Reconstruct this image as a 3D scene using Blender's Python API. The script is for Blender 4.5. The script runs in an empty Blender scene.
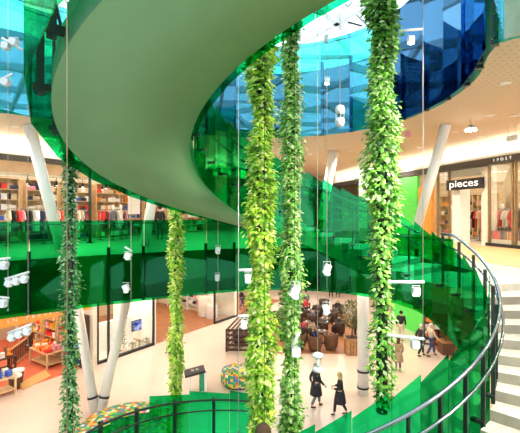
import bpy, bmesh, math, random
from mathutils import Vector, Matrix
random.seed(7)
R = math.radians
SC = bpy.context.scene
COL = SC.collection
F, CX, HY, EYE = 400.0, 260.0, 212.0, 8.3      # focal length in pixels of the 520x433 frame, horizon row, eye height
L1, L2 = EYE - 1.42, EYE + 5.4                 # storey floors
CEIL0, CEIL1 = EYE - 3.0, EYE + 2.9            # undersides of the two slabs

def at(px, py, Y):
    return Vector(((px - CX) / F * Y, Y, EYE + (HY - py) / F * Y))
def G(px, py, z=0.0):
    Y = (EYE - z) * F / (py - HY)
    return Vector(((px - CX) / F * Y, Y, z))

# ------------------------------------------------------------------ materials
def nodes(name):
    m = bpy.data.materials.new(name); m.use_nodes = True
    nt = m.node_tree; nt.nodes.clear()
    out = nt.nodes.new('ShaderNodeOutputMaterial')
    return m, nt, out
def mat(name, c, rough=.5, metal=0, var=.12, scale=6.0, emit=0, spec=.4, bump=0):
    m, nt, out = nodes(name)
    b = nt.nodes.new('ShaderNodeBsdfPrincipled')
    b.inputs['Roughness'].default_value = rough; b.inputs['Metallic'].default_value = metal
    b.inputs['Specular IOR Level'].default_value = spec
    tc = nt.nodes.new('ShaderNodeTexCoord'); n = nt.nodes.new('ShaderNodeTexNoise')
    n.inputs['Scale'].default_value = scale; n.inputs['Detail'].default_value = 4
    nt.links.new(tc.outputs['Object'], n.inputs['Vector'])
    r = nt.nodes.new('ShaderNodeValToRGB')
    r.color_ramp.elements[0].position = .3; r.color_ramp.elements[1].position = .7
    r.color_ramp.elements[0].color = (*[max(0, x * (1 - var)) for x in c], 1)
    r.color_ramp.elements[1].color = (*[min(1, x * (1 + var)) for x in c], 1)
    nt.links.new(n.outputs['Fac'], r.inputs['Fac']); nt.links.new(r.outputs['Color'], b.inputs['Base Color'])
    if bump:
        bp = nt.nodes.new('ShaderNodeBump'); bp.inputs['Strength'].default_value = bump
        nt.links.new(n.outputs['Fac'], bp.inputs['Height']); nt.links.new(bp.outputs['Normal'], b.inputs['Normal'])
    if emit:
        b.inputs['Emission Color'].default_value = (*c, 1); b.inputs['Emission Strength'].default_value = emit
    nt.links.new(b.outputs[0], out.inputs[0])
    return m
def glass(name, tint, refl=.04, fres=1.0, var=.25, gcol=(.9, .97, 1)):
    m, nt, out = nodes(name)
    t = nt.nodes.new('ShaderNodeBsdfTransparent'); g = nt.nodes.new('ShaderNodeBsdfGlossy'); mx = nt.nodes.new('ShaderNodeMixShader')
    g.inputs['Roughness'].default_value = .015; g.inputs['Color'].default_value = (*gcol, 1)
    oi = nt.nodes.new('ShaderNodeObjectInfo'); r = nt.nodes.new('ShaderNodeValToRGB')
    r.color_ramp.elements[0].color = (*[x * (1 - var) for x in tint], 1); r.color_ramp.elements[1].color = (*[min(1, x * (1 + var)) for x in tint], 1)
    nt.links.new(oi.outputs['Random'], r.inputs['Fac']); nt.links.new(r.outputs['Color'], t.inputs['Color'])
    fr = nt.nodes.new('ShaderNodeFresnel'); fr.inputs['IOR'].default_value = 1.5
    ma = nt.nodes.new('ShaderNodeMath'); ma.operation = 'MULTIPLY_ADD'; ma.inputs[1].default_value = fres; ma.inputs[2].default_value = refl
    ma.use_clamp = True
    nt.links.new(fr.outputs[0], ma.inputs[0]); nt.links.new(ma.outputs[0], mx.inputs[0])
    nt.links.new(t.outputs[0], mx.inputs[1]); nt.links.new(g.outputs[0], mx.inputs[2]); nt.links.new(mx.outputs[0], out.inputs[0])
    return m
def leafmat(name, cols):
    m, nt, out = nodes(name)
    ge = nt.nodes.new('ShaderNodeNewGeometry'); r = nt.nodes.new('ShaderNodeValToRGB')
    els = r.color_ramp.elements
    while len(els) < len(cols): els.new(.5)
    for i, c in enumerate(cols):
        els[i].position = i / (len(cols) - 1); els[i].color = (*c, 1)
    nt.links.new(ge.outputs['Random Per Island'], r.inputs['Fac'])
    d = nt.nodes.new('ShaderNodeBsdfPrincipled'); d.inputs['Roughness'].default_value = .38
    tr = nt.nodes.new('ShaderNodeBsdfTranslucent'); mx = nt.nodes.new('ShaderNodeMixShader'); mx.inputs[0].default_value = .42
    nt.links.new(r.outputs['Color'], d.inputs['Base Color']); nt.links.new(r.outputs['Color'], tr.inputs['Color'])
    nt.links.new(d.outputs[0], mx.inputs[1]); nt.links.new(tr.outputs[0], mx.inputs[2]); nt.links.new(mx.outputs[0], out.inputs[0])
    return m
def tiles(name, c, grout, size, rough=.25, spec=.4):
    m, nt, out = nodes(name)
    b = nt.nodes.new('ShaderNodeBsdfPrincipled'); b.inputs['Roughness'].default_value = rough; b.inputs['Specular IOR Level'].default_value = spec
    tc = nt.nodes.new('ShaderNodeTexCoord'); k = nt.nodes.new('ShaderNodeTexBrick')
    k.offset = 0; k.inputs['Scale'].default_value = 1 / size; k.inputs['Mortar Size'].default_value = .006
    k.inputs['Brick Width'].default_value = 1; k.inputs['Row Height'].default_value = 1
    k.inputs['Color1'].default_value = (*c, 1); k.inputs['Color2'].default_value = (*[x * .94 for x in c], 1); k.inputs['Mortar'].default_value = (*grout, 1)
    nt.links.new(tc.outputs['Object'], k.inputs['Vector']); nt.links.new(k.outputs['Color'], b.inputs['Base Color']); nt.links.new(b.outputs[0], out.inputs[0])
    return m
def dotted(name, c, dark, scale):
    m, nt, out = nodes(name)
    b = nt.nodes.new('ShaderNodeBsdfPrincipled'); b.inputs['Roughness'].default_value = .7
    tc = nt.nodes.new('ShaderNodeTexCoord'); v = nt.nodes.new('ShaderNodeTexVoronoi'); v.inputs['Scale'].default_value = scale; v.inputs['Randomness'].default_value = 0
    r = nt.nodes.new('ShaderNodeValToRGB'); r.color_ramp.elements[0].position = .22; r.color_ramp.elements[0].color = (*dark, 1)
    r.color_ramp.elements[1].position = .3; r.color_ramp.elements[1].color = (*c, 1)
    nt.links.new(tc.outputs['Object'], v.inputs['Vector']); nt.links.new(v.outputs['Distance'], r.inputs['Fac'])
    nt.links.new(r.outputs['Color'], b.inputs['Base Color']); nt.links.new(b.outputs[0], out.inputs[0])
    return m
def mosaic(name, scale):
    m, nt, out = nodes(name)
    b = nt.nodes.new('ShaderNodeBsdfPrincipled'); b.inputs['Roughness'].default_value = .6
    tc = nt.nodes.new('ShaderNodeTexCoord'); v = nt.nodes.new('ShaderNodeTexVoronoi'); v.inputs['Scale'].default_value = scale; v.inputs['Randomness'].default_value = 0; v.distance = 'CHEBYCHEV'
    s = nt.nodes.new('ShaderNodeSeparateColor'); r = nt.nodes.new('ShaderNodeValToRGB'); r.color_ramp.interpolation = 'CONSTANT'
    cols = [(.02, .35, .08), (.75, .08, .04), (.85, .5, .03), (.05, .2, .55), (.03, .45, .12), (.85, .8, .7), (.5, .65, .05), (.02, .25, .1)]
    els = r.color_ramp.elements
    while len(els) < len(cols): els.new(.5)
    for i, c in enumerate(cols): els[i].position = i / len(cols); els[i].color = (*c, 1)
    nt.links.new(tc.outputs['Object'], v.inputs['Vector']); nt.links.new(v.outputs['Color'], s.inputs[0]); nt.links.new(s.outputs[0], r.inputs['Fac'])
    nt.links.new(r.outputs['Color'], b.inputs['Base Color']); nt.links.new(b.outputs[0], out.inputs[0])
    return m

M = {}
def mk(k, *a, **kw): M[k] = mat(k, *a, **kw)
mk('soffit', (.20, .37, .175), .6, var=.05, scale=1.2)
mk('stringer', (.16, .2, .17), .5)
mk('bronze', (.3, .2, .1), .4, .3)
mk('riser_shaded', (.33, .29, .24), .5)  # step stone darkened: the shade on the risers is put into the colour
mk('step', (.6, .55, .47), .35, var=.15, scale=9)
mk('steel', (.25, .29, .32), .22, 1, var=.06)
mk('dark_metal', (.035, .045, .045), .4, .6)
mk('white_steel', (.74, .77, .8), .4, var=.04)
mk('white', (.84, .83, .8), .5, var=.04)
mk('cream', (.8, .74, .62), .6, var=.06)
mk('column_white', (.82, .8, .76), .4, var=.03, scale=2)
mk('black', (.018, .018, .02), .45)
mk('fascia', (.05, .047, .042), .4)
mk('bulkhead', (.9, .88, .82), .6, var=.03)
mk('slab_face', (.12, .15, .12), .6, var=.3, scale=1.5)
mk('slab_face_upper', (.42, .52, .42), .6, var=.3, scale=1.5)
mk('shop_wall', (.55, .41, .26), .7, var=.1, scale=1.5)
mk('wood', (.42, .22, .09), .5, var=.3, scale=5)
mk('pale_wood', (.66, .46, .25), .5, var=.2, scale=5)
mk('dark_wood', (.075, .035, .02), .45, var=.4, scale=7)
mk('orange', (.8, .33, .06), .6)
mk('orange_carpet', (.62, .15, .075), .9, var=.15, scale=3)
mk('brown_floor', (.36, .145, .065), .45, var=.2, scale=2)
mk('wicker', (.13, .06, .03), .75, var=.5, scale=40, bump=.4)
mk('leather', (.045, .02, .013), .4, var=.3)
mk('green_wall', (.1, .68, .1), .6, var=.1)
mk('green_dark', (.02, .12, .05), .6)
mk('tan_floor', (.55, .33, .15), .4, var=.15, scale=2)
mk('rug', (.62, .38, .14), .9, var=.2, scale=20)
mk('skin', (.62, .4, .29), .55, var=.06)
mk('soil', (.05, .03, .02), .9)
mk('trunk', (.2, .12, .06), .8)
mk('screen_frame', (.02, .02, .025), .3)
mk('lamp_white', (.6, .62, .64), .35, var=.03)
mk('cable', (.5, .5, .48), .4, .5)
mk('tan_cable', (.55, .42, .25), .5, .3)
mk('glow', (1, .95, .85), .5, var=0, emit=9)
mk('glow_soft', (1, .93, .8), .5, var=0, emit=3)
mk('letter_white', (.95, .95, .95), .4, var=0, emit=.6)
mk('kiosk_green', (.02, .3, .13), .4)
mk('grey', (.35, .35, .35), .5)
mk('lattice_rib', (.55, .42, .3), .6, var=.1)
PAL = {'red': (.7, .04, .03), 'orange': (.8, .28, .04), 'yellow': (.8, .6, .08), 'white': (.82, .8, .76), 'blue': (.04, .12, .5), 'navy': (.03, .04, .1),
       'green': (.06, .3, .08), 'black': (.02, .02, .02), 'pink': (.75, .3, .35), 'brown': (.2, .1, .05), 'beige': (.6, .48, .33), 'violet': (.3, .2, .5)}
for k, c in PAL.items(): mk('c_' + k, c, .6, var=.15, scale=12)
for k, c in {'hair_brown': (.08, .04, .02), 'hair_blonde': (.6, .42, .18), 'hair_grey': (.55, .52, .48), 'hair_black': (.015, .012, .01), 'cloth_black': (.02, .02, .024),
             'cloth_tan': (.4, .29, .18), 'cloth_beige': (.62, .5, .38), 'jeans': (.04, .07, .2), 'cloth_grey': (.15, .15, .17), 'cloth_red': (.65, .04, .05), 'cloth_cream': (.75, .68, .5)}.items():
    mk(k, c, .85, var=.15, scale=14)
M['floor'] = tiles('floor_stone', (.70, .585, .50), (.60, .5, .42), 1.2, .22)
M['floor_upper'] = tiles('upper_floor_stone', (.55, .5, .44), (.42, .38, .34), .9, .3)
M['ceil'] = dotted('perforated_ceiling', (.66, .53, .39), (.48, .37, .26), 6)
M['pouf'] = mosaic('mosaic_fabric', 8)
M['g_green'] = glass('green_glass', (.10, .80, .48), .02, .6, .12, (.25, .85, .5))
M['g_skirt'] = glass('green_skirt_glass', (.10, .75, .37), .015, .4, .25, (.15, .7, .38))
M['g_blue'] = glass('blue_glass', (.22, .85, .70), .13, 1.0, .25, (.24, .58, .95))
M['g_clear'] = glass('clear_glass', (.97, .985, .98), .005, .3, .01)
M['g_roof'] = glass('roof_glass', (.95, .98, 1), .0, .3, .01)
def screen_mat():
    m, nt, out = nodes('screen_picture')
    tc = nt.nodes.new('ShaderNodeTexCoord'); n = nt.nodes.new('ShaderNodeTexNoise'); n.inputs['Scale'].default_value = 3
    r = nt.nodes.new('ShaderNodeValToRGB'); r.color_ramp.elements[0].color = (.02, .04, .25, 1); r.color_ramp.elements[1].color = (.5, .6, 1, 1)
    r.color_ramp.elements[0].position = .4; r.color_ramp.elements[1].position = .65
    e = nt.nodes.new('ShaderNodeEmission'); e.inputs['Strength'].default_value = 1.0
    nt.links.new(tc.outputs['Object'], n.inputs['Vector']); nt.links.new(n.outputs['Fac'], r.inputs['Fac']); nt.links.new(r.outputs['Color'], e.inputs['Color']); nt.links.new(e.outputs[0], out.inputs[0])
    return m
M['screen'] = screen_mat()
M['leaf_dark'] = leafmat('ivy_leaves', [(.015, .07, .025), (.04, .2, .05), (.09, .34, .08), (.16, .45, .14), (.5, .7, .5)])
M['leaf_mid'] = leafmat('fresh_leaves', [(.03, .12, .02), (.10, .36, .04), (.22, .55, .07), (.42, .72, .14), (.8, .9, .6)])
M['leaf_lime'] = leafmat('lime_leaves', [(.06, .22, .02), (.22, .52, .03), (.45, .75, .06), (.78, .85, .14), (.9, .92, .5)])
M['leaf_pale'] = leafmat('pale_ivy_leaves', [(.04, .17, .02), (.13, .42, .05), (.28, .60, .10), (.55, .76, .25), (.88, .92, .65)])
M['leaf_olive'] = leafmat('olive_leaves', [(.06, .07, .02), (.13, .15, .05), (.22, .24, .09)])

# ------------------------------------------------------------------ mesh helpers
class MB:
    def __init__(s): s.v = []; s.f = []; s.m = []
    def add(s, vs, fs, mi=0):
        o = len(s.v); s.v += [tuple(v) for v in vs]; s.f += [tuple(i + o for i in f) for f in fs]; s.m += [mi] * len(fs); return s
    def box(s, c, d, rz=0, mi=0, ry=0, rx=0):
        mt = Matrix.Translation(c) @ Matrix.Rotation(rz, 4, 'Z') @ Matrix.Rotation(ry, 4, 'Y') @ Matrix.Rotation(rx, 4, 'X')
        vs = [mt @ Vector((x * d[0] / 2, y * d[1] / 2, z * d[2] / 2)) for x in (-1, 1) for y in (-1, 1) for z in (-1, 1)]
        return s.add(vs, [(0, 1, 3, 2), (4, 6, 7, 5), (0, 4, 5, 1), (2, 3, 7, 6), (0, 2, 6, 4), (1, 5, 7, 3)], mi)
    def prism(s, poly, z0, z1, mi=0):
        n = len(poly)
        vs = [(p[0], p[1], z0) for p in poly] + [(p[0], p[1], z1) for p in poly]
        fs = [tuple(range(n))[::-1], tuple(range(n, 2 * n))] + [(i, (i + 1) % n, (i + 1) % n + n, i + n) for i in range(n)]
        return s.add(vs, fs, mi)
    def tube(s, pts, r, n=8, mi=0, cap=True):
        pts = [Vector(p) for p in pts]; rings = []
        for i, p in enumerate(pts):
            d = (pts[min(i + 1, len(pts) - 1)] - pts[max(i - 1, 0)]).normalized()
            u = d.cross(Vector((0, 0, 1)) if abs(d.z) < .95 else Vector((1, 0, 0))).normalized(); w = d.cross(u)
            rr = r[i] if isinstance(r, (list, tuple)) else r
            rings.append([p + (u * math.cos(a) + w * math.sin(a)) * rr for a in (2 * math.pi * k / n for k in range(n))])
        vs = [v for g in rings for v in g]; fs = []
        for i in range(len(pts) - 1):
            for k in range(n):
                a, b = i * n + k, i * n + (k + 1) % n; fs.append((a, b, b + n, a + n))
        if cap: fs += [tuple(range(n))[::-1], tuple(range((len(pts) - 1) * n, len(pts) * n))]
        return s.add(vs, fs, mi)
    def lathe(s, prof, n=16, c=(0, 0, 0), mi=0, sx=1, sy=1, a0=0, a1=2 * math.pi):
        full = abs(a1 - a0 - 2 * math.pi) < 1e-6; m = n if full else n + 1
        vs = [(c[0] + r * math.cos(a) * sx, c[1] + r * math.sin(a) * sy, c[2] + z) for r, z in prof for a in (a0 + (a1 - a0) * k / n for k in range(m))]
        fs = []
        for i in range(len(prof) - 1):
            for k in range(n):
                a, b = i * m + k, i * m + ((k + 1) % m if full else k + 1); fs.append((a, b, b + m, a + m))
        if full:
            if prof[0][0] > 1e-5: fs.append(tuple(range(m))[::-1])
            if prof[-1][0] > 1e-5: fs.append(tuple(range((len(prof) - 1) * m, len(prof) * m)))
        return s.add(vs, fs, mi)
    def ball(s, c, r, n=10, mi=0, sz=1):
        return s.lathe([(max(r * math.sin(math.pi * k / (n // 2 + 2)), 1e-4), -r * sz * math.cos(math.pi * k / (n // 2 + 2))) for k in range(n // 2 + 3)], n, c, mi)
    def leaf(s, p, d, up, L, W, mi=0):
        d = d.normalized(); side = d.cross(up).normalized(); nrm = side.cross(d)
        a = p; b = p + d * L * .45 + side * W / 2 - nrm * W * .12; t = p + d * L - nrm * L * .18; c = p + d * L * .45 - side * W / 2 - nrm * W * .12
        mid = p + d * L * .5 + nrm * W * .1
        return s.add([a, b, t, c, mid], [(0, 1, 4), (1, 2, 4), (2, 3, 4), (3, 0, 4)], mi)
    def build(s, name, mats, parent=None, smooth=False, loc=None, rz=None):
        me = bpy.data.meshes.new(name); me.from_pydata(s.v, [], s.f)
        if isinstance(mats, str): mats = [mats]
        for k in mats: me.materials.append(M[k])
        for p, mi in zip(me.polygons, s.m): p.material_index = mi; p.use_smooth = smooth is True
        bm = bmesh.new(); bm.from_mesh(me)
        if smooth != 'leaf': bmesh.ops.recalc_face_normals(bm, faces=bm.faces)
        bm.to_mesh(me); bm.free(); me.update()
        o = bpy.data.objects.new(name, me); COL.objects.link(o)
        if parent: o.parent = parent
        if loc is not None: o.location = loc
        if rz is not None: o.rotation_euler.z = rz
        return o
def tag(o, label, cat, group=None):
    o['label'] = label; o['category'] = cat
    if group: o['group'] = group
    return o
def thing(name, label, cat, loc=(0, 0, 0), rz=0, group=None):
    o = bpy.data.objects.new(name, None); COL.objects.link(o); o.empty_display_size = .1
    o.location = loc; o.rotation_euler = (0, 0, rz)
    return tag(o, label, cat, group)
def struct(o): o['kind'] = 'structure'; return o
def dup(o, loc=None, rz=None, label=None, group=None, parent=None):
    c = o.copy(); COL.objects.link(c)
    if parent: c.parent = parent
    if loc is not None: c.location = loc
    if rz is not None: c.rotation_euler = (0, 0, rz)
    if label: c['label'] = label
    if group: c['group'] = group
    for ch in o.children: dup(ch, parent=c)
    return c
def text(s, size, k, parent, loc, rot, ext=.01, name='lettering', align='CENTER'):
    cu = bpy.data.curves.new(name, 'FONT'); cu.body = s; cu.size = size; cu.extrude = ext; cu.align_x = align; cu.align_y = 'CENTER'
    t = bpy.data.objects.new('tmp', cu); COL.objects.link(t); bpy.context.view_layer.update()
    me = bpy.data.meshes.new_from_object(t.evaluated_get(bpy.context.evaluated_depsgraph_get())); bpy.data.objects.remove(t)
    me.materials.clear(); me.materials.append(M[k])
    o = bpy.data.objects.new(name, me); COL.objects.link(o); o.parent = parent; o.location = loc; o.rotation_euler = rot
    return o

ZR = EYE + 8.6
# ------------------------------------------------------------------ slabs, roof, floor
def spline(pts, n=10):
    out = []; N = len(pts)
    for i in range(N):
        p0, p1, p2, p3 = [Vector(pts[(i + j - 1) % N]) for j in range(4)]
        for k in range(n):
            t = k / n
            out.append(.5 * ((2 * p1) + (-p0 + p2) * t + (2 * p0 - 5 * p1 + 4 * p2 - p3) * t * t + (-p0 + 3 * p1 - 3 * p2 + p3) * t ** 3))
    return out
H1 = spline([(-10.6, 9.2), (-7.5, 11.5), (-4.4, 13.7), (-.4, 15.7), (2.2, 15.6), (4.2, 14.3), (4.95, 12.6), (5.1, 11.0), (5.15, 9.9), (5.35, 8.7), (5.7, 7.3), (5.85, 5.6), (5.6, 3.2), (4.6, 1.7), (2, 1.35), (-4, 1.35), (-9, 2.3), (-11.8, 4.6), (-12, 7.2)])
H2 = spline([(-10.8, 9.6), (-7.6, 11.7), (-4.4, 13.9), (-.4, 15.6), (2.2, 15.2), (4.1, 13.6), (4.85, 11.2), (4.75, 8.9), (4.2, 7.3), (4.15, 6.6), (4.7, 6.25), (6.2, 6.1), (6.4, 3), (5.6, -1), (3, -5), (-4, -6), (-10, -4), (-13, 2), (-12.6, 7)])
RECT = [(-32, -10), (32, -10), (32, 52), (-32, 52)]
def slab(name, hole, z0, z1, mats):
    bm = bmesh.new()
    for z in (z1, z0):
        es = []
        for loop in (RECT, hole):
            vs = [bm.verts.new((p[0], p[1], z)) for p in loop]
            es += [bm.edges.new((vs[i], vs[(i + 1) % len(vs)])) for i in range(len(vs))]
        r = bmesh.ops.triangle_fill(bm, edges=es, use_beauty=True)
        for f in [g for g in r['geom'] if isinstance(g, bmesh.types.BMFace)]:
            f.material_index = 0 if z == z1 else 1
            if (f.normal.z > 0) != (z == z1): f.normal_flip()
    bm.verts.ensure_lookup_table()
    n = len(hole); off = len(RECT)
    tot = off + n
    for i in range(n):
        a, b = off + i, off + (i + 1) % n
        f = bm.faces.new([bm.verts[a], bm.verts[b], bm.verts[b + tot], bm.verts[a + tot]]); f.material_index = 2
    me = bpy.data.meshes.new(name); bm.to_mesh(me); bm.free()
    for k in mats: me.materials.append(M[k])
    o = bpy.data.objects.new(name, me); COL.objects.link(o); return struct(o)
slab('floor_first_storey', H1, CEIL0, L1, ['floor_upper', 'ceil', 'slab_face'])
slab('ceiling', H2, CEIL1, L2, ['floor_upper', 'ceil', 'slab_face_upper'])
struct(MB().box((0, 21, -.1), (64, 62, .2)).build('floor', 'floor'))
# glazed roof
struct(MB().box((0, -9.6, (L2 + ZR) / 2), (60, .3, ZR - L2)).build('unseen_reflection_wall', 'green_dark'))  # unseen wall added so the blue glass reflects something dark low down
rb = MB()
for i in range(-6, 8):
    x = i * 6.5
    rb.box((x, 14, ZR + .3), (.26, 64, .42), rz=R(33)); rb.box((x, 14, ZR + .3), (.26, 64, .42), rz=R(-38))
for i in range(-2, 6): rb.box((0, i * 7.5, ZR + .1), (60, .14, .2))
struct(rb.build('roof_beams', 'white_steel'))
struct(MB().box((0, 16, ZR + .62), (66, 66, .03)).build('roof_glazing', 'g_roof'))
tr = MB()
for a, b in [((305, 10), (362, 26)), ((330, 30), (352, 2)), ((372, 30), (345, 4)), ((430, 40), (465, 5))]:
    tr.tube([at(*a, 20), at(*b, 19)], .05, 6)
struct(tr.build('trim_roof_tie_rods', 'dark_metal'))

# ------------------------------------------------------------------ storey edge balustrades
def cum(path):
    d = [0]
    for i in range(1, len(path)): d.append(d[-1] + (path[i] - path[i - 1]).length)
    return d
def along(path, cd, s):
    for i in range(1, len(path)):
        if s <= cd[i]:
            t = (s - cd[i - 1]) / max(1e-6, cd[i] - cd[i - 1]); return path[i - 1].lerp(path[i], t)
    return path[-1]
def balustrade(name, label, path, zb, zf, zt, gk, pw, inset=-.16):
    # the path runs clockwise with the opening on its right hand
    cd = cum(path); n = int(cd[-1] / pw)
    root = thing(name, label, 'balustrade', (path[0].x, path[0].y, zf)); o0 = Vector((path[0].x, path[0].y, zf))
    fin = MB(); rail = MB(); rp = []
    for i in range(n):
        a = along(path, cd, i * pw); b = along(path, cd, (i + 1) * pw)
        d = (b - a).normalized(); nr = Vector((d.y, -d.x))
        a2, b2 = a + nr * (-inset) + d * .012, b + nr * (-inset) - d * .012
        m = MB(); q = nr * .014
        m.prism([a2, b2, b2 + q, a2 + q], zb, zt)
        m.v = [tuple(Vector(v) - o0) for v in m.v]
        m.build('glass_panel', gk, root)
        c = a + nr * .06
        p = MB().box((c.x, c.y, (zb + zf) / 2 + .2), (.09, .10, zf - zb + .1), rz=math.atan2(d.y, d.x))
        p.box((c.x, c.y, zb + .06), (.10, .16, .08), rz=math.atan2(d.y, d.x))
        p.v = [tuple(Vector(v) - o0) for v in p.v]; p.build('post', 'dark_metal', root)
        rp.append((a.x + nr.x * .1 - o0.x, a.y + nr.y * .1 - o0.y, zt - .1 - o0.z))
    MB().tube(rp, .022, 6).build('handrail', 'steel', root, True)
    return root
p1 = H1[0:54]
balustrade('glass_balustrade', 'long green glass balustrade along the first floor edge below the shops', p1, CEIL0 - .05, L1, L1 + 1.14, 'g_skirt', 1.15)
balustrade('glass_balustrade', 'lower green glass balustrade section behind the staircase landing', H1[54:78], CEIL0 - .05, L1, L1 + .72, 'g_skirt', 1.15)
p2 = H2[0:106]
balustrade('glass_balustrade', 'blue glass balustrade around the second floor opening under the roof', p2, CEIL1 - .03, L2, L2 + 1.0, 'g_blue', 1.15)

# ------------------------------------------------------------------ spiral stairs
SX, SY, RI, RO, K = 1.25, 6.9, 2.42, 4.30, 1.09
def hel(r, th, z): return Vector((r * math.cos(th), r * math.sin(th), z))
def stair(label, tread0, t0, t1, sofd, inner, outer, ro=RO, in_top=1.17):
    """tread height = EYE + tread0 + K*theta, angles in degrees rising counter-clockwise"""
    root = thing('spiral_staircase', label, 'staircase', (SX, SY, 0))
    zt = lambda th: EYE + tread0 + K * th
    N = int(round((t1 - t0) / 7.5)); dt = R((t1 - t0) / N)
    # soffit: a closed helical band
    n = int((t1 - t0) / 3); prof = [(RI, -sofd), (ro, -sofd), (ro, -sofd + .26), (RI, -sofd + .26)]
    m = MB(); vs = []; fs = []; mi = []
    for i in range(n + 1):
        th = R(t0) + R(t1 - t0) * i / n
        vs += [hel(r, th, zt(th) + dz) for r, dz in prof]
    for i in range(n):
        for k in range(4):
            a, b = i * 4 + k, i * 4 + (k + 1) % 4; fs.append((a, b, b + 4, a + 4)); mi.append(0 if k == 0 else 1)
    fs += [(0, 1, 2, 3), tuple(n * 4 + k for k in range(4))]; mi += [1, 1]
    m.add(vs, fs); m.m = mi
    o = m.build('soffit', ['soffit', 'stringer'], root, False)
    for p in o.data.polygons: p.use_smooth = p.material_index == 0
    for i in range(N):
        a = R(t0) + i * dt; z = zt(a); b = a + dt
        s = MB(); seg = 3; poly = [hel(RI + .02, a + (b - a) * k / seg, 0) for k in range(seg + 1)] + [hel(ro - .02, b - (b - a) * k / seg, 0) for k in range(seg + 1)]
        s.prism([(p.x, p.y) for p in poly], z - sofd + .34, z)
        s.m = [0 if k == 1 else 1 for k in range(len(s.m))]; s.build('step', ['step', 'riser_shaded'], root)
    def panels(r, tA, tB, step, bot, top0, gk, saw=.045, dip=None):
        th = tA
        while th < tB - .1:
            top = top0 - (dip[1] if dip and th > dip[0] else 0)
            a, b = R(th), R(min(th + step, tB)); e = R(.06)
            pts = [(r, a + e), (r, b - e), (r + .014, b - e), (r + .014, a + e)]
            vs = [hel(rr, t, zt(t) + bot) for rr, t in pts] + [hel(rr, t, zt(t) + top + (saw if t > (a + b) / 2 else -saw)) for rr, t in pts]
            MB().add(vs, [(3, 2, 1, 0), (4, 5, 6, 7), (0, 1, 5, 4), (1, 2, 6, 5), (2, 3, 7, 6), (3, 0, 4, 7)]).build('glass_panel', gk, root)
            th += step
    ct = (lambda d: zt(R(min(d, t1)))) if t0 < 0 else (lambda d: zt(R(d)))
    def rail(r, h, rad, tA, tB, k='steel', name='handrail'):
        q = int((tB - tA) / 3)
        MB().tube([hel(r, R(tA + (tB - tA) * i / q), ct(tA + (tB - tA) * i / q) + h) for i in range(q + 1)], rad, 8).build(name, k, root, True)
    def posts(r, tA, tB, step, lo, hi, wd):
        th = tA
        while th < tB:
            t = R(th); p = hel(r, t, 0)
            z = ct(th); MB().box((p.x, p.y, z + (lo + hi) / 2), (wd, wd / 2, hi - lo), rz=t).box((*hel(r - .06, t, 0).xy, z + lo + .1), (wd * 3.3, .07, wd * .9), rz=t).build('post', 'dark_metal', root)
            th += step
    gi, go = RI - .07, ro + .28
    panels(gi, inner[0], inner[1], 10, -sofd - .05, in_top, 'g_green')
    panels(go, outer[0], outer[1], 15, -sofd - .02, outer[2], 'g_green', dip=outer[3] if len(outer) > 3 else None)
    rail(RI + .06, .98, .026, max(inner[0], t0) if t0 > 0 else inner[0], inner[1] if t0 > 0 else 22); rail(RI + .10, .72, .02, max(inner[0], t0) if t0 > 0 else inner[0], inner[1] if t0 > 0 else 22, name='lower_rail')
    rail(ro - .02, outer[2] - .1, .026, outer[0], outer[1], 'dark_metal'); rail(ro + .0, outer[2] - .38, .02, outer[0], outer[1], 'dark_metal', 'lower_rail')
    posts(RI + .01, (max(inner[0], t0) if t0 > 0 else inner[0]) + 5, inner[1] if t0 > 0 else 22, 10, -.1, .96, .05)
    posts(ro + .12, outer[0] + 7, outer[1], 15, -sofd + .1, outer[2] - .1, .09)
    return root
UPI = (-25, 385)
up = stair('upper flight of the green glass spiral staircase, its smooth pale underside sweeping overhead', -2.07, 34, 393,   .5, UPI, (64, 355, 1.17))
lo = stair('lower flight of the spiral staircase with stone steps, steel handrails and green glass', -1.70, -345, 15, .5, (-345, -25), (-258, -75, 1.38, (-215, .28)), in_top=1.2)
ld = MB(); ap = [R(15 + 19 * k / 8) for k in range(9)]
ld.prism([(RI * math.cos(a), RI * math.sin(a)) for a in ap] + [(4.6 * math.cos(a), 4.6 * math.sin(a)) for a in ap[::-1]], L1 - .35, L1 + .006)
ld.build('landing', 'step', up)

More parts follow.
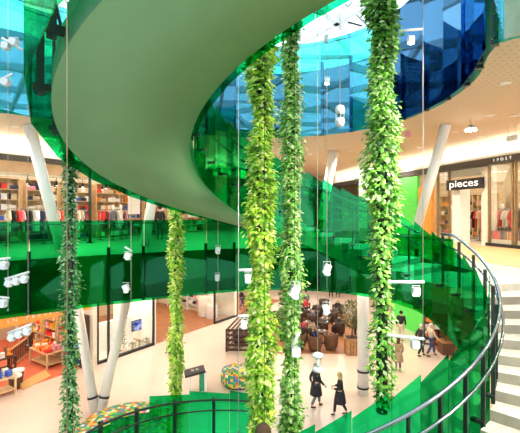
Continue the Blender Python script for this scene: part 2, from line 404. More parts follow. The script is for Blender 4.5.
# ------------------------------------------------------------------ hanging plants
def plant(px, Y, z0, z1, rad, n, lk, label, ll=.16, thin=None, stray=.1):
    # thin = (z below which the growth gets sparse, relative radius, share of leaves kept)
    b = at(px, HY, Y)
    root = thing('hanging_plant', label, 'plant', (b.x, b.y, z0))
    h = z1 - z0
    m = MB(); rnd = random.Random(px)
    ph = [rnd.random() * 6.28 for _ in range(4)]
    for i in range(n):
        z = rnd.random() * h; a = rnd.random() * 2 * math.pi
        rr = rad * (.82 + .16 * math.sin(z * 2.1 + ph[0]) + .14 * math.sin(z * 4.7 + ph[1] + a) + .1 * math.sin(3 * a + z * 3))
        if z < .5: rr *= .5 + z
        if thin and z < thin[0]:
            k = min(1, (thin[0] - z) / 1.2); rr *= 1 - (1 - thin[1]) * k
            if rnd.random() < (1 - thin[2]) * k: continue
        q = rnd.random(); r = rr * (.45 + .55 * q ** .5)
        if rnd.random() < stray: r = rr * (1 + .3 * rnd.random())
        ra = Vector((math.cos(a), math.sin(a), 0)); tg = Vector((-math.sin(a), math.cos(a), 0))
        d = ra * (.5 + .5 * rnd.random()) + tg * rnd.uniform(-.7, .7) + Vector((0, 0, rnd.uniform(-1.0, .25)))
        L = ll * rnd.uniform(.6, 1.25)
        m.leaf(ra * max(0, r - L * .6) + Vector((0, 0, z)), d, Vector((0, 0, 1)) + ra * .6, L, L * rnd.uniform(.5, .8))
    m.build('foliage', lk, root, 'leaf')
    MB().tube([(0, 0, -.05), (0, 0, h + .4)], rad * .3, 8).build('stem_pole', 'black', root, True)
    MB().tube([(rad * .2, -rad * .95, -.3), (rad * .2, -rad * .95, h)], .004, 5).build('irrigation_line', 'dark_metal', root)
    MB().tube([(0, 0, h), (0, 0, ZR - z0)], .012, 5).build('cable', 'cable', root)
    return root
plant(382, 6.0, EYE - 2.95, EYE + 5.0, .29, 9500, 'leaf_mid', 'thick leafy green hanging plant column with dark core nearest the handrail', .105, thin=(3.2, .78, .3))
plant(261, 7.4, EYE - 5.2, EYE + 4.6, .31, 9500, 'leaf_lime', 'broad yellow-green hanging plant column directly in front of the thinner middle one', .125)
plant(291, 8.3, EYE - 6.2, EYE + 5.6, .27, 9500, 'leaf_pale', 'paler green hanging plant column just behind the broad yellow-green one', .115)
plant(176, 12.0, .5, EYE + 1.6, .25, 6000, 'leaf_lime', 'slim lime green hanging plant column crossing the first floor glass', .14, stray=.16)
plant(70, 8.4, EYE - 5.4, EYE + 2.2, .225, 7500, 'leaf_dark', 'slim dark green hanging ivy column in front of the toy shop', .095, thin=(7.2, .9, .45), stray=.22)

# ------------------------------------------------------------------ structural columns
def column(label, a, b, r, band=None):
    root = thing('column', label, 'column', a)
    d = b - a
    MB().tube([(0, 0, 0), d], r, 20).build('shaft', 'column_white', root, True)
    for t in band or ():
        MB().tube([d * (t - .008), d * (t + .008)], r + .02, 20).build('black_band', 'black', root, True)
    return root
cb = G(98, 411)
bl = Vector((cb.x - .12, cb.y, 0)); br = Vector((cb.x + .12, cb.y, 0))
def to_ceiling(a, px, py, Y):
    p = at(px, py, Y); return a + (p - a) * ((CEIL0 - a.z) / (p.z - a.z))
column('white leaning column rising from the floor in front of toy shop, tilted outwards', bl, to_ceiling(bl, 80, 323, 17.0), .2, (.105,))
column('white leaning column beside the shop window with screen, tilted towards the stairs', br, to_ceiling(br, 124, 310, 17.4), .2, (.105,))
column('slender white column leaning outwards behind the first floor glass, before upper shop racks', Vector((*at(62, HY, 14.3).xy, L1)), Vector((*at(29, HY, 13.2).xy, CEIL1)), .19)
column('pale column upstairs whose top is hidden by the sweeping soffit', Vector((*at(144, HY, 16.6).xy, L1)), Vector((*at(163, HY, 16.2).xy, CEIL1)), .2)
gc = G(363, 394)
column('white upright ground floor column with black bands beside the potted tree', gc, Vector((gc.x, gc.y, CEIL0)), .25, (.06, .2))
column('slanting white column in front of the shop with black sign', Vector((*at(411, 236, 15.4).xy, L1)), Vector((*at(446, 124, 13.2).xy, CEIL1)), .17)
column('slender white slanting column beyond the stairs on first floor', Vector((*at(318, 225, 21).xy, L1)), Vector((*at(334, 150, 19).xy, CEIL1)), .22)
column('slender white upright column half hidden behind the thick leafy plant', Vector((*at(363, 225, 20).xy, L1)), Vector((*at(363, 150, 20).xy, CEIL1)), .2)

# ------------------------------------------------------------------ people
def skin_mesh(vs, es, root=0, sub=1):
    me = bpy.data.meshes.new('tmp'); me.from_pydata([v[0] for v in vs], es, [])
    o = bpy.data.objects.new('tmp', me); COL.objects.link(o)
    md = o.modifiers.new('s', 'SKIN'); md.use_smooth_shade = True
    if not me.skin_vertices: me.skin_vertices.new()
    for i, v in enumerate(vs):
        r = v[1]; me.skin_vertices[0].data[i].radius = r if isinstance(r, tuple) else (r, r); me.skin_vertices[0].data[i].use_root = i == root
    sb = o.modifiers.new('u', 'SUBSURF'); sb.levels = sub; sb.render_levels = sub
    bpy.context.view_layer.update()
    out = bpy.data.meshes.new_from_object(o.evaluated_get(bpy.context.evaluated_depsgraph_get()))
    bpy.data.objects.remove(o); bpy.data.meshes.remove(me)
    return out
def link(me, name, k, parent):
    me.materials.clear(); me.materials.append(M[k]); me.name = name
    o = bpy.data.objects.new(name, me); COL.objects.link(o); o.parent = parent; return o
def person(label, loc, face, h=1.72, coat='cloth_black', legs='cloth_black', hair='hair_brown', long_coat=False, long_hair=False, stride=.22, seated=False, arms='walk', group=None):
    """faces local +X; face = heading in degrees"""
    root = thing('person', label, 'person', loc, R(face), group); s = h / 1.72
    hz = .90 if not seated else .50
    dz = hz - .90
    J = {}
    J['pel'] = (0, 0, .93 + dz); J['waist'] = (0, 0, 1.08 + dz); J['chest'] = (.015, 0, 1.28 + dz); J['nb'] = (.0, 0, 1.43 + dz); J['neck'] = (.012, 0, 1.50 + dz)
    J['head'] = (.03, 0, 1.585 + dz); J['top'] = (.02, 0, 1.66 + dz)
    for sd, y in (('l', 1), ('r', -1)):
        ph = stride * y
        J['hip' + sd] = (0, .09 * y, .88 + dz)
        if seated:
            J['kn' + sd] = (.42, .11 * y, .50); J['an' + sd] = (.42, .11 * y, .09); J['to' + sd] = (.58, .12 * y, .04)
        else:
            J['kn' + sd] = (ph * .55 + .06, .09 * y, .50); J['an' + sd] = (ph - (.05 if ph < 0 else 0), .085 * y, .09 + (.04 if ph < 0 else 0)); J['to' + sd] = (ph + .15, .09 * y, .035)
        J['sh' + sd] = (0, .175 * y, 1.385 + dz)
        if arms == 'walk': el, wr = (-ph * .5 - .04, .23 * y, 1.12 + dz), (-ph * .9 + .08, .22 * y, .90 + dz)
        else: el, wr = (.02, .24 * y, 1.13 + dz), (.24, .14 * y, 1.08 + dz)
        J['el' + sd] = el; J['wr' + sd] = wr
    def P(n): return tuple(c * s for c in J[n])
    vs = [(P('pel'), (.13 * s, .11 * s)), (P('waist'), (.12 * s, .1 * s)), (P('chest'), (.14 * s, .11 * s)), (P('nb'), .07 * s), (P('neck'), .05 * s), (P('head'), .088 * s), (P('top'), .07 * s)]
    es = [(0, 1), (1, 2), (2, 3), (3, 4), (4, 5), (5, 6)]
    hv = Vector(P('head'))
    vs.append((tuple(hv + Vector((.085, 0, -.005)) * s), .018 * s)); es.append((5, 7))      # nose
    for y in (1, -1): vs.append((tuple(hv + Vector((-.01, .082 * y, 0)) * s), .018 * s)); es.append((5, len(vs) - 1))   # ears
    for sd in 'lr':
        i = len(vs); vs += [(P('sh' + sd), .055 * s), (P('el' + sd), .04 * s), (P('wr' + sd), .028 * s)]; es += [(2, i), (i, i + 1), (i + 1, i + 2)]
        w = Vector(P('wr' + sd)); d = (w - Vector(P('el' + sd))).normalized(); c = w + d * .07 * s; y = 1 if sd == 'l' else -1
        ci = len(vs); vs.append((tuple(c), .03 * s)); es.append((i + 2, ci))
        sdv = Vector((1, 0, 0)) - d * d.x; sdv.normalize()
        for f in range(4):
            off = sdv * (.027 - .018 * f) * s; ln = (.075, .085, .08, .06)[f] * s
            a = c + off + d * .02 * s; b = a + d * ln * .6 + Vector((0, -y * .012 * s, 0))
            k = len(vs); vs += [(tuple(a), .009 * s), (tuple(b), .008 * s)]; es += [(ci, k), (k, k + 1)]
        k = len(vs); vs.append((tuple(w + d * .05 * s + sdv * .055 * s), .011 * s)); es.append((i + 2, k))
        i = len(vs); vs += [(P('hip' + sd), .085 * s), (P('kn' + sd), .055 * s), (P('an' + sd), .038 * s), (P('to' + sd), .032 * s)]; es += [(0, i), (i, i + 1), (i + 1, i + 2), (i + 2, i + 3)]
    body = link(skin_mesh(vs, es), 'body', 'skin', root)
    # coat: torso, sleeves and skirt
    cv = [(P('pel'), (.155 * s, .145 * s)), (P('waist'), (.15 * s, .135 * s)), (P('chest'), (.17 * s, .145 * s)), (P('nb'), .085 * s)]; ce = [(0, 1), (1, 2), (2, 3)]
    for sd in 'lr':
        i = len(cv); w = Vector(P('wr' + sd)); e = Vector(P('el' + sd))
        cv += [(P('sh' + sd), .075 * s), (P('el' + sd), .06 * s), (tuple(e.lerp(w, .92)), .048 * s)]; ce += [(2, i), (i, i + 1), (i + 1, i + 2)]
    link(skin_mesh(cv, ce), 'coat' if long_coat else 'jacket', coat, root)
    if long_coat:
        b = MB(); n = 18; zs = [(.98 + dz, .165, .14), (.8, .205, .18), (.6, .235, .22), (.5, .245, .23)]
        b.lathe([(.001, zs[0][0] * s)] + [(ra * s, z * s) for z, ra, _ in zs] + [(zs[-1][1] * s - .02, zs[-1][0] * s + .005), (.1, .75 * s)], n, sy=1.05)
        b.build('coat_skirt', coat, root, True)
    lv = [(P('pel'), (.13 * s, .125 * s))]; le = []
    for sd in 'lr':
        i = len(lv); an = Vector(P('an' + sd)); kn = Vector(P('kn' + sd))
        lv += [(P('hip' + sd), .10 * s), (P('kn' + sd), .072 * s), (tuple(kn.lerp(an, .93)), .058 * s)]; le += [(0, i), (i, i + 1), (i + 1, i + 2)]
    link(skin_mesh(lv, le), 'trousers', legs, root)
    for sd in 'lr':
        an, to = Vector(P('an' + sd)), Vector(P('to' + sd))
        link(skin_mesh([(tuple(an - Vector((.03, 0, .05)) * s), .042 * s), (tuple(an.lerp(to, .6) - Vector((0, 0, .02)) * s), .044 * s), (tuple(to), .034 * s)], [(0, 1), (1, 2)]), 'shoe', 'black', root)
    hm = MB(); hh = hv + Vector((-.018, 0, .035)) * s
    hm.lathe([(.001, .105 * s), (.05 * s, .098 * s), (.085 * s, .065 * s), (.102 * s, .01 * s), (.1 * s, -.05 * s), (.06 * s, -.065 * s)], 14, tuple(hh))
    if long_hair: hm.lathe([(.09 * s, .0), (.098 * s, -.08 * s), (.085 * s, -.2 * s), (.03 * s, -.24 * s)], 12, tuple(hh + Vector((-.05, 0, -.03)) * s), sx=.7)
    hm.build('hair', hair, root, True)
    em = MB()
    for y in (1, -1): em.ball(hv + Vector((.078, .03 * y, .02)) * s, .011 * s, 8)
    em.build('eyes', 'black', root, True)
    return root
person('person in long black coat walking, head behind the white lantern lamp', G(316, 407), 20, 1.85, 'cloth_black', 'cloth_grey', 'hair_black', long_coat=True, stride=.2)
person('blonde person in black coat walking behind another in open concourse', G(340, 415), 165, 1.76, 'cloth_black', 'cloth_black', 'hair_blonde', long_coat=True, long_hair=True, stride=.22, arms='hold')
person('person in tan coat with long brown hair standing alone facing away', G(398, 371), 80, 1.8, 'cloth_tan', 'cloth_grey', 'hair_brown', long_coat=True, long_hair=True, stride=.05)
person('grey-haired person in beige jacket and blue jeans walking beside planter', G(431, 356), 10, 1.9, 'cloth_beige', 'jeans', 'hair_grey', stride=.25)
person('person in black jacket walking beside the one in beige jacket', G(421, 356), 15, 1.85, 'cloth_black', 'cloth_black', 'hair_grey', stride=.2)
person('person in black jacket standing before the bright green wall', G(401, 341), 60, 1.95, 'cloth_black', 'cloth_beige', 'hair_black', stride=.08)
person('person in dark top and blue jeans walking past the far shop window', G(242, 309), 20, 1.75, 'cloth_black', 'jeans', 'hair_brown', stride=.2)
person('dark-clothed person far down the concourse, nearer the potted tree', G(338, 297), 95, 1.75, 'cloth_grey', 'cloth_black', 'hair_brown', stride=.18)
person('dark-clothed person far down the concourse, nearer the cafe', G(331, 298), 95, 1.75, 'cloth_black', 'cloth_black', 'hair_black', stride=.18)
person('person in dark clothes standing at the far end of cafe', G(306, 312), 90, 1.8, 'cloth_grey', 'cloth_black', 'hair_brown', stride=.05)
person('person in black standing between potted tree and banded column', G(357, 341), 250, 1.95, 'cloth_black', 'cloth_black', 'hair_black', stride=.05)
person('dark-haired person in black coat browsing the upper shop shelves', Vector((*at(160, HY, 20.6).xy, L1)), 120, 1.75, 'cloth_black', 'cloth_grey', 'hair_black', stride=.05)
thk = R(-116)
person('person with brown hair on the lower stairs, only the top of the head showing', Vector((SX + 2.75 * math.cos(thk), SY + 2.75 * math.sin(thk), EYE - 1.70 + K * thk)), 200, 1.56, 'cloth_grey', 'cloth_black', 'hair_brown', stride=.05)

# ------------------------------------------------------------------ goods and shelving
GOODS = {}
def goods(kind, colr):
    k = (kind, colr)
    if k in GOODS: return GOODS[k]
    m = MB()
    if kind == 'book':
        m.box((0, 0, .14), (.05, .2, .28)).box((0, -.004, .14), (.04, .196, .27)); nm = 'book'
    elif kind == 'box':
        m.box((0, 0, .1), (.2, .18, .2)).box((0, 0, .205), (.205, .185, .02)); nm = 'gift_box'
    elif kind == 'folded':
        for i in range(3): m.box((0, 0, .03 + i * .05), (.3 - .01 * i, .25, .045))
        nm = 'folded_clothes'
    elif kind == 'toy':
        m.ball((0, 0, .1), .1).ball((0, 0, .25), .075).ball((.06, 0, .32), .03, 8).ball((-.06, 0, .32), .03, 8).ball((.09, -.04, .06), .04, 8).ball((-.09, -.04, .06), .04, 8); nm = 'soft_toy'
    elif kind == 'bag':
        m.prism([(-.15, -.07), (.15, -.07), (.15, .07), (-.15, .07)], 0, .22).tube([(-.08, 0, .22), (-.06, 0, .34), (.06, 0, .34), (.08, 0, .22)], .012, 6); nm = 'handbag'
    elif kind == 'garment':
        pr = [(-.2, -.02), (-.06, .03), (.06, .03), (.2, -.02), (.27, -.35), (.19, -.37), (.15, -.2), (.17, -.85), (-.17, -.85), (-.15, -.2), (-.19, -.37), (-.27, -.35)]
        n = len(pr); vs = [(x, -.035, z) for x, z in pr] + [(x, .035, z) for x, z in pr]
        m.add(vs, [tuple(range(n)), tuple(range(n, 2 * n))[::-1]] + [(i, i + n, (i + 1) % n + n, (i + 1) % n) for i in range(n)])
        m.tube([(0, 0, .02), (0, 0, .1)], .01, 5); nm = 'garment'
    elif kind == 'bottle':
        m.lathe([(.045, 0), (.05, .02), (.05, .16), (.02, .22), (.02, .28), (.024, .29)], 10); nm = 'bottle'
    o = m.build(nm, 'c_' + colr, None, kind in ('toy', 'bottle'))
    tag(o, 'x', {'book': 'book', 'box': 'box', 'folded': 'clothes', 'toy': 'toy', 'bag': 'bag', 'garment': 'clothes', 'bottle': 'bottle'}[kind])
    GOODS[k] = [o, False]
    return GOODS[k]
def put(kind, colr, loc, rz, label, group, sc=1):
    g = goods(kind, colr)
    o = g[0] if not g[1] else dup(g[0]); g[1] = True
    o.location = loc; o.rotation_euler = (0, 0, rz); o.scale = (sc,) * 3; o['label'] = label; o['group'] = group
    return o
NOUN = {'book': 'book', 'box': 'box', 'folded': 'folded clothes', 'toy': 'soft toy', 'bag': 'handbag', 'bottle': 'bottle'}
def shelf_unit(name, label, where, loc, rz, w, h, d, ns, kinds, cols, per, k='wood', back=True, sc=1):
    """open side faces local -Y; goods on every shelf"""
    root = thing(name, label, 'shelf', loc, rz)
    for x in (-1, 1): MB().box((x * (w / 2 - .02), 0, h / 2), (.04, d, h)).build('side_panel', k, root)
    if back: MB().box((0, d / 2 - .01, h / 2), (w - .08, .02, h)).build('back_panel', k, root)
    MB().box((0, 0, h + .015), (w, d, .03)).build('top_board', k, root)
    mt = Matrix.Translation(loc) @ Matrix.Rotation(rz, 4, 'Z')
    rnd = random.Random(label)
    for i in range(ns):
        z = .08 + (h - .1) * i / ns
        MB().box((0, -.01, z), (w - .08, d - .03, .03)).build('shelf_board', k, root)
        for j in range(per):
            kd = rnd.choice(kinds); cl = rnd.choice(cols)
            x = -w / 2 + .12 + (w - .24) * (j + .5) / per
            put(kd, cl, mt @ Vector((x, -.05, z + .017)), rz + rnd.uniform(-.1, .1), f'{cl} {NOUN[kd]} on {where}', f'goods on {where}', sc * rnd.uniform(.85, 1.1))
    return root
def rack(label, where, loc, rz, w, cols, n, h=1.55):
    root = thing('clothes_rack', label, 'rack', loc, rz)
    MB().tube([(-w / 2, 0, h), (w / 2, 0, h)], .018, 8).build('rail', 'steel', root, True)
    for x in (-1, 1):
        MB().tube([(x * w / 2, 0, 0), (x * w / 2, 0, h)], .018, 8).build('upright', 'steel', root, True)
        MB().box((x * w / 2, 0, .02), (.05, .5, .03)).build('foot', 'steel', root)
    mt = Matrix.Translation(loc) @ Matrix.Rotation(rz, 4, 'Z'); rnd = random.Random(label)
    for j in range(n):
        cl = rnd.choice(cols)
        put('garment', cl, mt @ Vector((-w / 2 + w * (j + .5) / n, 0, h - .1)), rz + R(90) + rnd.uniform(-.3, .3), f'{cl} garment hanging on {where}', f'garments on {where}')
    return root
def mannequin(label, loc, rz, k):
    root = thing('mannequin', label, 'mannequin', loc, rz)
    MB().lathe([(.16, 0), (.17, .015), (.03, .03), (.02, .05)], 14).build('base', 'steel', root, True)
    MB().tube([(0, 0, .03), (0, 0, .8)], .015, 8).build('pole', 'steel', root, True)
    MB().lathe([(.05, .72), (.15, .76), (.17, .9), (.12, 1.1), (.155, 1.3), (.19, 1.4), (.1, 1.48), (.05, 1.5)], 16, sy=.65).build('garment', k, root, True)
    MB().lathe([(.05, 1.48), (.045, 1.56), (.075, 1.62), (.085, 1.7), (.06, 1.78), (.001, 1.8)], 14).build('head', 'white', root, True)
    return root

# local frames of the shop fronts
class Front:
    def __init__(s, p0, d, inward): s.p = Vector(p0); s.d = Vector(d).normalized(); s.n = Vector(inward).normalized(); s.rz = math.atan2(s.d.y, s.d.x)
    def at(s, u, v, z=0): q = s.p + s.d * u + s.n * v; return Vector((q.x, q.y, z))
    def u(s, px, v=0):
        t = (px - CX) / F; o = s.p + s.n * v
        return (t * o.y - o.x) / (s.d.x - t * s.d.y)
    def box(s, m, u0, u1, v0, v1, z0, z1, mi=0):
        c = s.at((u0 + u1) / 2, (v0 + v1) / 2, (z0 + z1) / 2); m.box(c, (abs(u1 - u0), abs(v1 - v0), z1 - z0), rz=s.rz, mi=mi); return m
A = Front((-12, 12.4), (.585, .81), (-.81, .585))          # first floor, left side
B = Front((13.7, 0), (-.2425, .970), (.970, .2425))        # first floor, right side
C = Front((-11.5, 17.7), (.571, .821), (-.821, .571))      # ground floor, left side
D = Front((17, 0), (-.2425, .970), (.970, .2425))          # ground floor, right side
def sbox(name, k, fr, *a): return struct(fr.box(MB(), *a).build(name, k))

# first floor, left side shops
sbox('wall_left_upper', 'shop_wall', A, -14, 34, 5.2, 5.4, L1, CEIL1)
sbox('trim_left_bulkhead', 'bulkhead', A, -14, 30, 0, .25, EYE + 2.25, CEIL1)
sbox('trim_left_fascia', 'fascia', A, -14, 30, -.06, .2, EYE + 2.02, EYE + 2.24)
st = MB()
for v in (.9, 2.2, 3.6): A.box(st, -6, 20, v, v + .12, EYE + 1.55, EYE + 1.63)
struct(st.build('trim_left_ceiling_rails', 'cream'))
u0 = A.u(-8, 2.5)
wts = ['the wooden shelf at the near end of upper left shop', 'the second shelf of the upper left shop', 'the shelf behind leaning column in upper left shop',
       'the shelf beside the ivy column upstairs', 'the wooden bookcase left of the pale mannequin upstairs', 'the wooden bookcase behind the pale mannequin', 'the wooden bookcase nearest the soffit upstairs', 'the tall wooden bookcase at the far end upstairs']
pxs = [6, 30, 62, 84, 103, 126, 148, 174]
ckw = [['white', 'black', 'red', 'blue', 'beige', 'navy'], ['white', 'navy', 'pink', 'beige', 'black'], ['red', 'blue', 'white', 'black'], ['orange', 'white', 'brown', 'red'],
       ['white', 'blue', 'orange', 'brown'], ['white', 'red', 'beige', 'navy'], ['orange', 'white', 'blue', 'brown'], ['brown', 'beige', 'white', 'red']]
for i, px in enumerate(pxs):
    v = 3.2 if i < 4 else 3.6
    u = A.u(0, 3.2) + i * 1.8
    shelf_unit('bookcase' if i > 3 else 'shop_shelf', f"{'wooden bookcase full of goods' if i > 3 else 'wooden shop shelf of goods'}, {wts[i].replace('the ', '', 1)}"[:95], wts[i], A.at(u, v, L1), A.rz, 1.5 if i < 4 else 1.7, 2.95, .4, 6, ['book', 'folded', 'box'] if i > 3 else ['folded', 'box', 'bag'], ckw[i] + ['white', 'beige'], 6, 'pale_wood', sc=1.15)
for px, w in ((14, 'the rack near the front of upper left shop'), (46, 'the rack beside the leaning column upstairs'), (94, 'the rack beyond the ivy column upstairs')):
    rack(f'steel clothes rack, {w[4:]}', w, A.at(A.u(0, 1.3) + 1.0 + {14: 0, 46: 2.0, 94: 4.3}[px], 1.3, L1), A.rz, 1.5, ['black', 'white', 'navy', 'red', 'beige', 'pink'], 9)
mannequin('mannequin in pale cream top before the wooden bookcase', A.at(A.u(121, 1.2), 1.2, L1), A.rz, 'cloth_cream')
mannequin('mannequin in grey top beside the pale cream one', A.at(A.u(113, 1.0), 1.0, L1), A.rz, 'cloth_grey')
po = thing('poster', 'white poster hanging among the wooden bookcases', 'poster', A.at(A.u(134, 2.4), 2.4, L1 + 1.3), A.rz)
MB().box((0, 0, .55), (.8, .03, 1.1)).build('sheet', 'white', po); MB().box((0, 0, 1.12), (.84, .05, .04)).build('top_bar', 'wood', po)
dp = MB()
pole = thing('shop_post', 'thin dark post standing at the upper shop front', 'post', A.at(A.u(90), 0, L1))
MB().tube([(0, 0, 0), (0, 0, EYE + 2.1 - L1)], .07, 8).build('shaft', 'dark_metal', pole, True); MB().box((0, 0, .02), (.25, .25, .04)).build('foot_plate', 'dark_metal', pole)
def spot_lamp(label, group, loc, rz):
    root = thing('track_spotlight', label, 'lamp', loc, rz, group)
    MB().lathe([(.05, -.16), (.055, 0), (.03, .03)], 10).build('housing', 'black', root, True)
    MB().lathe([(.001, -.155), (.045, -.155), (.045, -.162), (.001, -.162)], 10).build('lens', 'glow', root)
    MB().tube([(0, 0, .03), (0, 0, .2)], .012, 6).build('stem', 'black', root)
    return root
s0 = spot_lamp('black track spotlight on the ceiling rails of upper left shop', 'track spotlights in the upper left shops', A.at(0, 1.5, EYE + 1.4), A.rz)
for i in range(1, 26):
    dup(s0, A.at(i * .62, (.96, 2.26)[i % 2], EYE + 1.35), A.rz)
s0.location = A.at(.2, .96, EYE + 1.35)

# first floor, right side shops
sbox('wall_right_upper', 'shop_wall', B, -4, 52, 5.0, 5.2, L1, CEIL1)
sbox('trim_right_bulkhead', 'bulkhead', B, -4, 50, 0, .3, EYE + 2.24, CEIL1)
sbox('trim_right_fascia', 'fascia', B, -4, 50, -.08, .3, EYE + 1.96, EYE + 2.24)
sbox('floor_right_walkway', 'tan_floor', B, 6, 40, -4.4, -.02, L1, L1 + .012)
uq = lambda px: B.u(px)
def storefront(n, px0, px1, z0=L1, z1=EYE + 1.96):
    a, b = sorted((uq(px0), uq(px1)))
    root = struct(B.box(MB(), a + .05, b - .05, .08, .1, z0 + .1, z1).build(f'window_{n}', 'g_clear'))
    f = MB()
    for u in (a + .03, b - .03): B.box(f, u - .03, u + .03, .03, .15, z0, z1)
    B.box(f, a, b, .03, .15, z0, z0 + .1)
    f.build('window_frame', 'bronze', root)
storefront(1, 487, 512); storefront(2, 513, 545); storefront(3, 436, 448)
sbox('wall_right_pilaster', 'bulkhead', B, uq(459), uq(451), .05, .6, L1, EYE + 1.1)
sbox('wall_right_pilaster_near', 'cream', B, uq(487), uq(481), .02, .5, L1, EYE + 1.9)
sbox('wall_right_green_panel', 'green_wall', B, uq(419), uq(395), -.1, .05, L1, EYE + 1.9)
sbox('wall_right_orange_panel', 'orange', B, uq(433), uq(420), -.1, .1, L1, EYE + 1.3)
sbox('wall_right_transom', 'cream', B, uq(487), uq(440), .25, .4, EYE + 1.62, EYE + 1.96)
sg = thing('shop_sign', 'long black shop sign with white lowercase lettering above the entrance', 'sign', B.at(uq(466.5), -.12, EYE + 1.24), B.rz + math.pi)
MB().box((0, 0, 0), (2.15, .12, .46)).build('board', 'black', sg)
tx = text('pieces', .46, 'letter_white', sg, (0, -.066, .03), (R(90), 0, 0), .006); tx.scale.x = 1.55
B_face = R(90)
sg.rotation_euler.z = B.rz + math.pi
sm = thing('shop_lettering', 'small white letters fixed on the dark fascia above the entrance', 'lettering', B.at(uq(504), -.1, EYE + 2.1), B.rz + math.pi)
for i, c in enumerate('IPOST'): text(c, .17, 'letter_white', sm, ((i - 2) * .2, 0, 0), (R(90), 0, 0), .006, 'letter')
# goods of the right hand shop
mannequin('mannequin in red top inside the doorway under black sign', B.at(uq(466), 1.2, L1), 0, 'c_red')
mannequin('mannequin in black top beside the doorway under black sign', B.at(uq(472), 1.6, L1), 0, 'c_black')
mannequin('mannequin in red jacket in the shop window past the doorway', B.at(uq(499), .7, L1), 0, 'c_red')
mannequin('mannequin in black dress in the window with red bags', B.at(uq(505), .8, L1), 0, 'c_black')
mannequin('mannequin in beige top in narrow window before the white pilaster', B.at(uq(442), .6, L1), 0, 'c_beige')
for px, v, w, cs in ((478, 2.6, 'the rack behind the doorway mannequins', ['red', 'black', 'pink', 'beige']), (463, 3.0, 'the rack deep inside the doorway', ['brown', 'black', 'beige', 'white']), (506, 1.5, 'the garment rail close behind the end window', ['red', 'orange', 'white', 'red']), (493, 1.9, 'the garment rail close behind the near window', ['pink', 'white', 'red', 'beige']), (510, 2.6, 'the rack inside the window with red bags', ['red', 'pink', 'white', 'orange'])):
    rack(f'steel clothes rack, {w[4:]}', w, B.at(B.u(px, v), v, L1), B.rz, 1.6, cs, 9)
shelf_unit('display_shelf', 'low wooden display shelf of bags behind the near window', 'the low display shelf behind the near window', B.at(uq(493) , .9, L1 + .0), B.rz + math.pi, 1.3, .75, .45, 2, ['bag', 'box'], ['red', 'black', 'brown'], 3, 'pale_wood')
shelf_unit('display_shelf', 'low wooden display shelf in the window at the frame edge', 'the low display shelf at the frame edge', B.at(uq(515), .75, L1), B.rz + math.pi, 1.3, .75, .45, 2, ['bag', 'folded'], ['red', 'black', 'white'], 3, 'pale_wood')
for i, px in enumerate((488, 468, 452, 404)):
    w = ['the wall shelf above the handbags', 'the wall shelf deep behind the doorway', 'the wall shelf behind white pilaster', 'the wall shelf beyond the slanting column'][i]
    shelf_unit('goods_shelf', f'tall pale wooden {w[4:]}', w, B.at(B.u(px, 4.4), 4.4, L1), B.rz + math.pi, 1.9, 2.4, .4, 4, ['folded', 'bag', 'box'], ['red', 'pink', 'white', 'orange', 'brown', 'black'], 5, 'pale_wood')
for i, px in enumerate((375, 366, 357, 349)):
    w = ['nearest', 'second', 'third', 'furthest'][i] + ' violet shelf beyond the upright column'
    shelf_unit('shop_shelf', f'{w} on the first floor', 'the ' + w, B.at(uq(375) + 2.1 * i, .5, L1), B.rz + math.pi, 2.0, 2.3, .4, 4, ['folded', 'box'], ['violet', 'white', 'pink', 'blue'], 4, 'c_violet', sc=1.3)
sbox('trim_right_plinth', 'black', B, uq(560), uq(486), -.04, .07, L1, L1 + .14)
sbox('trim_display_platform', 'cream', B, uq(545), uq(488), .16, .5, L1, L1 + .3)
for i, (px, kd, cl) in enumerate([(491, 'box', 'red'), (493.5, 'bag', 'black'), (496, 'box', 'red'), (498, 'bag', 'brown'), (501.5, 'bag', 'black'), (505, 'box', 'orange'), (509, 'bag', 'black'), (514, 'bag', 'red'), (518, 'box', 'black')]):
    put(kd, cl, B.at(uq(px), .33, L1 + .3), B.rz + math.pi + .2 * (-1) ** i, f'{cl} {NOUN[kd]} on the front platform of the shop window', 'goods on the front platform of the shop window', 1.5)
# ceiling fixtures above the right walkway
ch = thing('pendant_cluster', 'small cluster pendant lamp hanging from the perforated ceiling', 'lamp', at(471, 128, 12.5))
MB().tube([(0, 0, 0), (0, 0, CEIL1 - at(471, 128, 12.5).z)], .01, 5).build('cable', 'cable', ch)
MB().lathe([(.03, .1), (.12, .02), (.05, -.02)], 12).build('canopy', 'steel', ch, True)
for k in range(5):
    a = k * 2 * math.pi / 5; MB().ball((.13 * math.cos(a), .13 * math.sin(a), -.06), .05).build('bulb', 'glow', ch, True)
es = thing('hanging_sign', 'small pale blue rectangular sign hanging below the ceiling', 'sign', at(512, 138, 13.2), B.rz + math.pi)
MB().box((0, 0, 0), (.42, .04, .18)).build('panel', 'white_steel', es)
for x in (-.15, .15): MB().tube([(x, 0, .09), (x, 0, CEIL1 - at(512, 138, 13.2).z)], .006, 5).build('wire', 'cable', es)
rd = thing('hanging_disc', 'round red paper disc hanging before the green panel', 'decoration', at(408, 134, 14))
MB().tube([(0, .02, 0), (0, -.02, 0)], .12, 20).build('disc', 'c_pink', rd); MB().tube([(0, 0, .12), (0, 0, CEIL1 - at(408, 134, 14).z)], .005, 5).build('thread', 'cable', rd)
def downlight(loc, label, group):
    root = thing('downlight', label, 'lamp', loc, 0, group)
    MB().lathe([(.10, 0), (.13, 0), (.13, -.015), (.10, -.015)], 16).build('trim_ring', 'white', root, True)
    MB().lathe([(.001, -.008), (.1, -.008), (.1, -.004), (.001, -.004)], 16).build('diffuser', 'glow', root)
    return root
d0 = None
